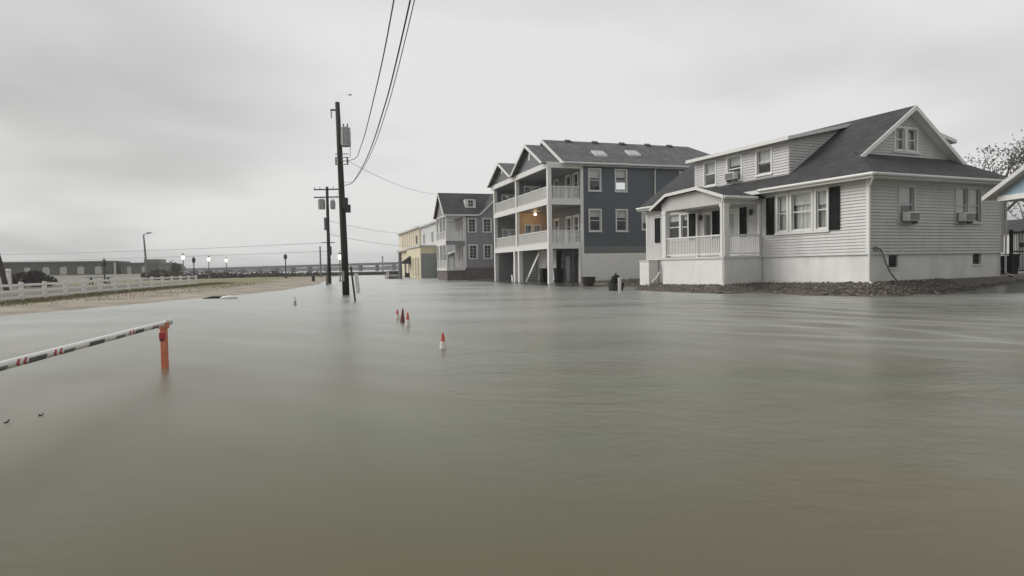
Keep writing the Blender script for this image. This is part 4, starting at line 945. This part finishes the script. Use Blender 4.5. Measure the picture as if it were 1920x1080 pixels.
def bin_(x, y, label, h=1.05):
    z = max(gz(x, y), -.2); t = thing('wheeled_bin', label, 'bin', (x, y, z), TG)
    MB().prism([(-.24, -.28, 0), (.24, -.28, 0), (.24, .28, 0), (-.24, .28, 0)], (0, 0, .01)).add([(-.24, -.28, .01), (.24, -.28, .01), (.24, .28, .01), (-.24, .28, .01), (-.3, -.36, h), (.3, -.36, h), (.3, .36, h), (-.3, .36, h)], [(0, 1, 5, 4), (1, 2, 6, 5), (2, 3, 7, 6), (3, 0, 4, 7), (4, 5, 6, 7)]).build('bin_body', M['black'], t)
    MB().prism([(-.32, -.4, h), (.32, -.4, h), (.32, .4, h + .06), (-.32, .4, h + .06)], (0, 0, .05)).build('lid', M['black'], t)
    for sx in (-.27, .22): MB().tube([(sx, .3, .12), (sx + .06, .3, .12)], .12, 10).build('wheel', M['tyre'], t)
bin_(*wld(OG, TG, .75, 3.0)[:2], 'black wheeled bin left of the gallery corner post'); bin_(*wld(OG, TG, 1.45, 1.6)[:2], 'black wheeled bin right of the gallery corner post'); bin_(*wld(OG, TG, 2.15, 3.2)[:2], 'black wheeled bin deep under the gallery', .95)
b_ = thing('bench', 'pale bench with tall back under the left gallery bay', 'bench', wld(OG, TG, .9, 10.5, gz(*wld(OG, TG, .9, 10.5)[:2])), TG)
MB().box(-.5, .5, -.2, .2, .5, .56).build('seat', M['fence'], b_); MB().box(-.25, .25, .15, .2, .56, 1.5).build('backrest', M['fence'], b_)
for x in (-.45, .38): MB().box(x, x + .07, -.18, .18, -.1, .5).build('leg', M['fence'], b_)

# ================================================================== silver car far down the street
def car(x, y, rot, z, label):
    c = thing('parked_car', label, 'car', (x, y, z), rot)
    prof = [(-2.1, .3), (-2.15, .75), (-2.0, .95), (-1.75, 1.02), (-1.35, 1.5), (-.9, 1.62), (.6, 1.6), (1.25, 1.08), (2.05, .92), (2.2, .7), (2.15, .3)]
    body = MB(); body.prism([(-.86, p, q) for p, q in prof], (1.72, 0, 0)); body.build('body', M['carpaint'], c, bevel=.06)
    MB().prism([(-.87, -1.28, 1.08), (-.87, -1.05, 1.48), (-.87, .5, 1.5), (-.87, 1.02, 1.1)], (1.74, 0, 0)).build('side_window', M['glass'], c)
    MB().prism([(-.72, -1.79, 1.06), (.72, -1.79, 1.06), (.66, -1.41, 1.47), (-.66, -1.41, 1.47)], (0, -.02, .01)).build('rear_window', M['dark'], c)
    for sx in (-.8, .58): MB().box(sx, sx + .22, -2.19, -2.14, .7, .88).build('tail_light', M['red'], c)
    MB().box(-.85, .85, -2.22, -2.12, .32, .55).build('bumper', M['darkmetal'], c)
    for sx in (-.9, .68):
        for py in (-1.35, 1.35):
            w = MB().tube([(sx, py, .33), (sx + .22, py, .33)], .33, 16).build('wheel', M['tyre'], c); MB().tube([(sx - .01, py, .33), (sx + .23, py, .33)], .19, 10).build('rim', M['metal'], w)
car(-17.6, 94.5, R(18), -.4, 'silver car parked in the water before the yellow building')

# ================================================================== far left: buildings, wall, scrub, trees
def long_building():
    B_ = thing('long_dark_building', 'long low dark grey building with pale arched windows behind the fence', 'building', (-112, 138, .45), R(20))
    w = MB(); w.box(-12, 23.2, 0, 14, -.6, 3.6).build('wall', M['darkbld'], B_); MB().prism([(-12.4, -.4, 3.6), (23.5, -.4, 3.6), (23.5, 14.4, 3.6), (-12.4, 14.4, 3.6)], (0, 0, .28)).build('roof', M['greymetal'], B_)
    for x in (9.86, 13.1, 16.4, 19.8):
        n = 8; pts = [(-.54, 0), (.54, 0), (.54, 1.15)] + [(.54 * math.cos(math.pi * k / n), 1.15 + .45 * math.sin(math.pi * k / n)) for k in range(1, n)] + [(-.54, 1.15)]
        f = MB().prism([(x + p * 1.18, -.02, .97 + q * 1.06) for p, q in pts], (0, -.1, 0)).build('window', M['trim'], B_); MB().prism([(x + p, -.121, 1.05 + q) for p, q in pts], (0, -.03, 0)).build('pane', M['palewin'], f)
    simple_windows(PY(0), [(6.0, 6.8, 1.9, 2.4)], B_, 'palewin', 'trim')
    MB().box(22.9, 23.25, -.12, -.02, -.3, 3.5).build('corner_board', M['trim'], B_)
    W_ = thing('grey_wing', 'dimmer grey wing building adjoining the long dark building', 'building', (-89.9, 147.3, .3), R(14))
    MB().box(0, 8, 0, 10, -.6, 3.3).build('wall', M['wing'], W_); MB().box(-.1, 8.3, -.3, 10.3, 3.3, 3.55).build('roof', M['greymetal'], W_); MB().box(4.6, 8, 1, 6, 3.55, 4.3).build('roof_box', M['greymetal'], W_)
    simple_windows(PY(0), [(1.5, 2.0, .8, 2.5), (4.5, 5.0, .8, 2.5)], W_, 'palewin')
long_building()
lw = thing('low_white_wall', 'long low whitewashed wall between the fence and the dark building', 'wall', (-61, 85, .3), math.atan2(10, 5.9) - R(0))
MB().box(0, 11.6, 0, .3, -.3, .92).build('wall_body', M['fence'], lw); MB().box(-.05, 11.7, -.06, .36, .92, 1.03).build('coping', M['white'], lw)
lw2 = thing('low_white_wall', 'shorter whitewashed wall stub left of the dark lamp post', 'wall', (-62.6, 82, .3), R(15))
MB().box(-4.5, 1.2, 0, .3, -.3, .8).build('wall_body', M['fence'], lw2); MB().box(-4.6, 1.3, -.06, .36, .8, .9).build('coping', M['white'], lw2)
pt = thing('picnic_table', 'dark picnic table behind the white fence', 'table', (-42.5, 66, gz(-42.5, 66)), R(20))
MB().box(-1.1, 1.1, -.4, .4, .72, .78).build('table_top', M['greymetal'], pt)
for y in (-.75, .5): MB().box(-1.1, 1.1, y, y + .25, .42, .47).build('seat', M['greymetal'], pt)
for x in (-.8, .7): MB().prism([(x, -.7, 0), (x, -.6, 0), (x, -.1, .72), (x, -.2, .72)], (.1, 0, 0)).prism([(x, .7, 0), (x, .6, 0), (x, .1, .72), (x, .2, .72)], (.1, 0, 0)).build('leg', M['greymetal'], pt)

def leaves(n, fn, size, seed, flat=.0):
    r = np.random.default_rng(seed); v = []; f = []
    for k in range(n):
        c = fn(r)
        if c is None: continue
        s = size * r.uniform(.6, 1.4); a = r.normal(size=3); a /= np.linalg.norm(a); b = np.cross(a, r.normal(size=3)); b /= np.linalg.norm(b); a[2] *= 1 - flat
        i = len(v); c = np.array(c); v += [tuple(c - a * s), tuple(c + b * s * .5), tuple(c + a * s), tuple(c - b * s * .5)]; f.append((i, i + 1, i + 2, i + 3))
    mb = MB(); mb.v = v; mb.f = f; return mb
def blob_fn(blobs):
    w = np.array([b[3] * b[4] * b[5] for b in blobs]); w = w / w.sum()
    def fn(r):
        b = blobs[r.choice(len(blobs), p=w)]; p = r.normal(size=3); p = p / np.linalg.norm(p) * r.uniform(.35, 1) ** .5
        return (b[0] + p[0] * b[3], b[1] + p[1] * b[4], b[2] + p[2] * b[5])
    return fn
def bush(name, label, x, y, blobs, mat, n, size, seed, cat='bush', group=None):
    t = thing(name, label, cat, (x, y, gz(x, y)), 0, group)
    s = MB(); r = random.Random(seed)
    for b in blobs: s.tube([(b[0] * .3, b[1] * .3, -.2), (b[0] * .8, b[1] * .8, b[2] * .6), (b[0], b[1], b[2] + b[5] * .5)], [.06, .05, .02], 5)
    s.build('stem', M['bark'], t); leaves(n, blob_fn(blobs), size, seed).build('foliage', M[mat], t, recalc=False)
bush('bush', 'large dark brown bush behind the left end of the fence', -45.3, 60, [(-.6, 0, .7, 1.0, .8, .7), (.6, 0, .8, 1.0, .8, .8), (1.7, .2, .5, .8, .7, .5)], 'bushdark', 2600, .11, 3)
bush('bush', 'low green shrub beside the grey wing building', -66, 118, [(-1.8, 0, .6, 1.8, 1, .6), (1, 0, .9, 1.8, 1, .9), (3.6, 0, .6, 1.8, 1, .7)], 'leafgreen', 2200, .2, 4)
def tree(name, label, x, y, h, crown, mat, seed, nl, ls, lean=(0, 0), tr=.2, twigs=0, group=None, z=None):
    t = thing(name, label, 'tree', (x, y, gz(x, y) if z is None else z), 0, group); r = random.Random(seed); tk = MB(); tips = []
    def branch(p, d, L_, rad, lv):
        pts = [p]; q = p.copy()
        for k in range(4):
            d = (d + Vector((r.uniform(-.2, .2) + lean[0] * .12, r.uniform(-.2, .2), r.uniform(-.05, .15)))).normalized(); q = q + d * L_ / 4; pts.append(q.copy())
        tk.tube(pts, [rad * (1 - .17 * k) for k in range(5)], 6 if lv < 2 else 4); tips.append((q, rad))
        if lv < 3:
            for k in range(3 if lv else 5):
                s = pts[r.choice((2, 3, 4))]; a = r.uniform(0, 6.28); dd = (d * .7 + Vector((math.cos(a) * .8 + lean[0], math.sin(a) * .8, r.uniform(.0, .5)))).normalized(); branch(s.copy(), dd, L_ * r.uniform(.5, .75), rad * .5, lv + 1)
    branch(Vector((0, 0, -.2)), Vector((lean[0] * .3, 0, 1)).normalized(), h * .5, tr, 0)
    tk.build('trunk', M['bark'], t, recalc=False, smooth=True)
    ends = [p for p, q in tips if p.z > h * .35]; rr = np.random.default_rng(seed)
    def fn(g):
        p = ends[g.integers(len(ends))]; q = g.normal(size=3) * crown; return (p.x + q[0], p.y + q[1], p.z + q[2] * .6)
    leaves(nl, fn, ls, seed).build('crown', M[mat], t, recalc=False)
for i, (x, y, h, lab) in enumerate(((-100, 178, 4.4, 'low wind-bent pine beyond the grey wing'), (-93, 172, 4.2, 'flat-topped wind-bent pine left of the lit lamps'), (-104, 190, 4.4, 'small pine half hidden by the tall street light'))):
    tree('pine_tree', lab, x, y, h, .8, 'leafpine', 40 + i, 1500, .3, (.8, 0), .18, group='wind-bent pines')
tree('bare_tree', 'nearly bare tree with curling leaves above the white house roof', 47.5, 62, 15, .45, 'leafgrey', 7, 700, .13, (.35, 0), .26, z=.5)
tree('bare_tree', 'second thin tree right of the nearly bare tree', 52.5, 66, 13, .5, 'leafgrey', 9, 900, .14, (.2, 0), .24, z=.5)
tree('bare_tree', 'leftmost bare tree rising just past the back dormer', 43.5, 60, 13, .5, 'leafgrey', 23, 700, .13, (.3, 0), .22, z=.5)
tree('evergreen_tree', 'dense dark tree at the right picture edge above the canopy', 54.5, 62, 11.5, .8, 'leafpine', 15, 7000, .22, (0, 0), .3, z=.5)
tree('evergreen_tree', 'low dense tree seen under the blue canopy', 47, 52, 7.5, .9, 'leafgreen', 16, 5000, .22, (0, 0), .22, z=.5)
# brown scrub on the far bank: an uncountable strip
def scrub():
    def fn(r):
        t = r.uniform(0, 1); x = -57 + 21 * t + r.normal() * .6; y = 101 + 32 * t + r.normal() * 1.2
        hh = (1.5 - .9 * t) * (.75 + .25 * math.sin(t * 40) * math.sin(t * 17 + 1)); return (x, y, .2 + abs(r.normal()) * .45 * hh + .1)
    o = leaves(9000, fn, .22, 6).build('scrub', M['leafbrown'], None, kind='stuff', recalc=False); o['label'] = 'strip of low brown scrub along the far bank'; o['category'] = 'scrub'
scrub()
def grass():
    r = np.random.default_rng(9); v = []; f = []
    N_ = 16000; t = r.uniform(0, 1, N_); fy = 24 + 42 * t; fx = np.interp(fy, [20, 30, 58.8, 70], [-23, -24.0, -29.0, -31]); e = np.where(r.uniform(size=N_) < .7, r.uniform(-.4, 1.9, N_), r.uniform(-3, 5.5, N_))
    X = fx + e; Y = fy; Z = terrain_h(X, Y)
    for x, y, z in zip(X, Y, Z):
        if z < .12: continue
        a = r.uniform(0, 6.28); w = .012; h = r.uniform(.05, .15); dx, dy = math.cos(a), math.sin(a); i = len(v); b = r.uniform(-.06, .06, 2)
        v += [(x - dx * w, y - dy * w, z - .01), (x + dx * w, y + dy * w, z - .01), (x + b[0], y + b[1], z + h)]; f.append((i, i + 1, i + 2))
    mb = MB(); mb.v = v; mb.f = f; o = mb.build('grass', M['grass'], None, kind='stuff', recalc=False); o['label'] = 'olive grass along the foot of the white fence'; o['category'] = 'grass'
    v = []; f = []
    for k in range(5000):
        gx_, gy_ = r.uniform(2.2, 8.5), r.uniform(-22, -1); x, y, _ = wld(OG, TG, gx_, gy_); lx, ly = loc2(OW, TW, x, y)
        if ly < 16.3 and lx > -.1: continue
        z = gz(x, y)
        if z < 0: continue
        a = r.uniform(0, 6.28); w = .015; h = r.uniform(.06, .22); dx, dy = math.cos(a), math.sin(a); i = len(v); b = r.uniform(-.08, .08, 2)
        v += [(x - dx * w, y - dy * w, z - .01), (x + dx * w, y + dy * w, z - .01), (x + b[0], y + b[1], z + h)]; f.append((i, i + 1, i + 2))
    mb = MB(); mb.v = v; mb.f = f; o = mb.build('grass', M['leafgreen'], None, kind='stuff', recalc=False); o['label'] = 'dark wet grass on the bank between the white and the slate-blue house'; o['category'] = 'grass'
grass()

# ================================================================== bridge and far shore
BR = thing('bridge', 'long low grey bridge on piers across the bay in the distance', 'bridge', (0, 0, 0))
def bz(x): return 3.2 + 1.9 * max(0, (x + 200) / 140)
for k in range(30):
    xa, xb = -330 + k * 11.0, -330 + (k + 1) * 11.0
    MB().prism([(xa, 415, bz(xa)), (xb, 415, bz(xb)), (xb, 415, bz(xb) - .95), (xa, 415, bz(xa) - .95)], (0, 9, 0)).build('deck_span', M['bridge'], BR)
    MB().box(xa - .5, xa + .5, 416, 423, -3, bz(xa) - .951).build('pier', M['bridge'], BR)
MB().prism([(-330, 414.9, bz(-330)), (-200, 414.9, bz(-200)), (0, 414.9, bz(0)), (0, 414.9, bz(0) + .6), (-200, 414.9, bz(-200) + .6), (-330, 414.9, bz(-330) + .6)], (0, .08, 0)).build('parapet', M['bridge'], BR)
def far_shore():
    r = np.random.default_rng(31); v = []; f = []; n = 90
    for k in range(n + 1):
        x = -900 + 1000 * k / n; h = 2.0 + 1.6 * abs(math.sin(k * .7)) * r.uniform(.5, 1.) + r.uniform(0, 1); y = 620 + 20 * math.sin(k * .4)
        v += [(x, y, -1), (x, y + 4, h), (x, y + 60, h * 1.1), (x, y + 90, -1)]
    for k in range(n):
        for j in range(3): a = k * 4 + j; f.append((a, a + 4, a + 5, a + 1))
    mb = MB(); mb.v = v; mb.f = f; o = mb.build('far_shore', M['farland'], None, recalc=True); tag(o, 'dark low wooded shore beyond the bay', None, None, 'structure')
far_shore()
q = MB(); JX, JY = -36, 150
jt = thing('jetty', 'dark low bulkhead across the water behind the silver car', 'jetty', (-42, 150, 0)); MB().box(0, 22, 0, 3, -1, .62).build('bulkhead', M['farland'], jt); MB().box(-.1, 22.1, -.15, 3.1, .62, .8).build('cap_rail', M['greymetal'], jt)

# ================================================================== right edge: canopy, gate, shed, bin
def canopy():
    C_ = thing('canopy', 'blue gabled canopy with white fascia at the right picture edge', 'canopy', (18.9, 25.0, 0), R(-88))
    w, d, ze, za = 7.6, 6.0, 3.88, 5.75; xm = w / 2
    MB().prism([(.15, 0, ze), (w - .15, 0, ze), (xm, 0, za - .1)], (0, .06, 0)).build('gable_panel', M['canopy'], C_)
    for k in range(1, 5):
        x = k * w / 5; MB().box(x - .02, x + .02, -.03, -.001, ze, ze + min(x, w - x) * (za - ze) / xm - .1).build('panel_rib', M['trim'], C_)
    MB().box(.1, w - .1, -.05, .1, ze - .2, ze - .002).build('fascia', M['white'], C_)
    for f in (lambda x: x, lambda x: w - x):
        MB().prism([(f(-.25), -.3, ze - .1), (f(xm), -.3, za), (f(xm), -.3, za + .1), (f(-.25), -.3, ze)], (0, d + .6, 0)).build('roof', M['trim'], C_)
        MB().prism([(f(-.28), -.36, ze - .16), (f(xm), -.36, za - .06), (f(xm), -.36, za + .12), (f(-.28), -.36, ze + .02)], (0, .06, 0)).build('rake_board', M['trim'], C_)
        MB().box(min(f(0), f(.12)), max(f(0), f(.12)), .1, d, ze - .2, ze - .1).build('side_beam', M['white'], C_)
    for x in (2.6, w - .3):
        for y in (.1, d - .3): MB().box(x, x + .16, y, y + .16, -.5, ze - .2).build('post', M['white'], C_)
canopy()
gx_, gy_, _ = wld(OW, TW, 9.75, -.25)
gt = thing('metal_gate', 'black metal side gate at the right corner of the white house', 'gate', (gx_, gy_, gz(gx_, gy_)), TW)
MB().box(0, .12, 0, .12, -.3, 2.3).build('post', M['black'], gt); MB().box(1.6, 1.72, 0, .12, -.3, 2.3).build('post', M['black'], gt)
for z in (.25, 1.2, 2.15): MB().box(.12, 1.6, .03, .09, z, z + .07).build('rail', M['black'], gt)
for k in range(11): MB().box(.2 + k * .13, .23 + k * .13, .045, .075, .321, 2.149).build('bar', M['black'], gt)
sh = thing('white_shed', 'white garden shed seen past the corner of the white house', 'shed', (35.4, 44, .5), R(20))
MB().box(-.9, 3.2, 0, 3, -.3, 2.7).build('wall', M['white'], sh); MB().prism([(-1.1, -.2, 2.7), (3.4, -.2, 2.7), (1.15, -.2, 3.7)], (0, 3.4, 0)).build('roof', M['roof'], sh); MB().box(.3, 1.2, -.05, 0, -.2, 1.9).build('door', M['trim'], sh); MB().box(-.7, -.4, -.05, 0, 1.7, 2.0).build('vent', M['dark'], sh)
bin_(28.0, 36.0, 'black wheeled bin beside the side gate of the white house')

# ================================================================== small things in the water and the bird
def twig(x, y, seed, label):
    r = random.Random(seed); t = thing('floating_debris', label, 'debris', (x, y, 0)); mb = MB()
    for k in range(4): a = r.uniform(0, 6.28); L_ = r.uniform(.012, .03); mb.tube([(0, 0, .0), (math.cos(a) * L_, math.sin(a) * L_, r.uniform(.0, .04))], [.007, .004], 5)
    mb.build('stick', M['twig'], t)
twig(-5.17, 6.47, 1, 'small dark clump of debris near the lower left picture edge'); twig(-5.02, 6.74, 2, 'tiny dark stick floating right of the debris clump')
dw = thing('driftwood', 'dark driftwood plank washed onto the sandy edge', 'driftwood', (-16.6, 35.4, gz(-16.6, 35.4) + .02), R(20)); MB().tube([(-.5, 0, .02), (0, .05, .1), (.45, -.05, .12), (.75, 0, .2)], [.06, .08, .06, .02], 7).build('log', M['twig'], dw)
db = thing('pale_sack', 'pale sack lying beside the driftwood at the water edge', 'sack', (-15.5, 35.0, max(0, gz(-15.5, 35.0))), R(10)); MB().lathe([(.1, -.05), (.34, 0), (.36, .07), (.22, .15), (.03, .17)], n=12).build('sack_body', M['fence'], db, smooth=True)
db.scale = (1.3, .8, 1)
bd = thing('bird', 'small dark bird flying above the tall utility pole', 'bird', (-11.05, 45, 13.6), R(60)); bd.scale = (.65, .65, .65)
MB().tube([(-.2, 0, 0), (-.1, 0, .01), (.05, 0, .02), (.16, 0, .02), (.22, 0, .03)], [.015, .05, .06, .035, .01], 8).build('body', M['bird'], bd, smooth=True)
for s_ in (-1, 1): MB().prism([(-.06, s_ * .03, .03), (.08, s_ * .03, .03), (.04, s_ * .22, .12), (-.08, s_ * .38, .05)], (0, 0, .012)).build('wing', M['bird'], bd)

# ================================================================== the photographer's side: unseen building added to shade the white house end wall, and the air
shade_bld = thing('shading_building', 'added dark clapboard building, unseen beyond the right picture edge, shading the white house end wall', 'building', (18.3, 17.0, 0))
wall(shade_bld, PX(0), -30, 0, 0, 10.6, [(-6 - 4 * k, -4.6 - 4 * k, 1.4, 3.2) for k in range(5)], .2, 'slate', lap=.03)
for k in range(5): window(shade_bld, PX(0), -6 - 4 * k, -4.6 - 4 * k, 1.4, 3.2, blind=.5)
MB().box(.16, 15, -.16, 0, -.4, 10.6).box(15, 15.2, -30, 0, -.4, 10.6).box(.16, 15, -30, -29.84, -.4, 10.6).build('wall', M['slate'], shade_bld)
MB().box(-.05, 15.2, -30.1, .05, -.8, -.001).build('foundation', M['stucco'], shade_bld)
MB().box(-.6, 15.8, -30.6, .6, 10.6, 10.95).build('roof', M['roof'], shade_bld)
hm = bpy.data.materials.new('damp air'); hm.use_nodes = True; hn = hm.node_tree; hn.nodes.clear()
ho = hn.nodes.new('ShaderNodeOutputMaterial'); hv = hn.nodes.new('ShaderNodeVolumePrincipled'); hv.inputs['Density'].default_value = .0006; hv.inputs['Color'].default_value = (.97, .97, .97, 1); hn.links.new(hv.outputs[0], ho.inputs['Volume'])
hz = MB().box(-4700, 4700, -400, 6200, -4.5, 17).build('haze', hm, None, kind='stuff'); hz['label'] = 'thin damp haze over the flooded street'; hz['category'] = 'haze'
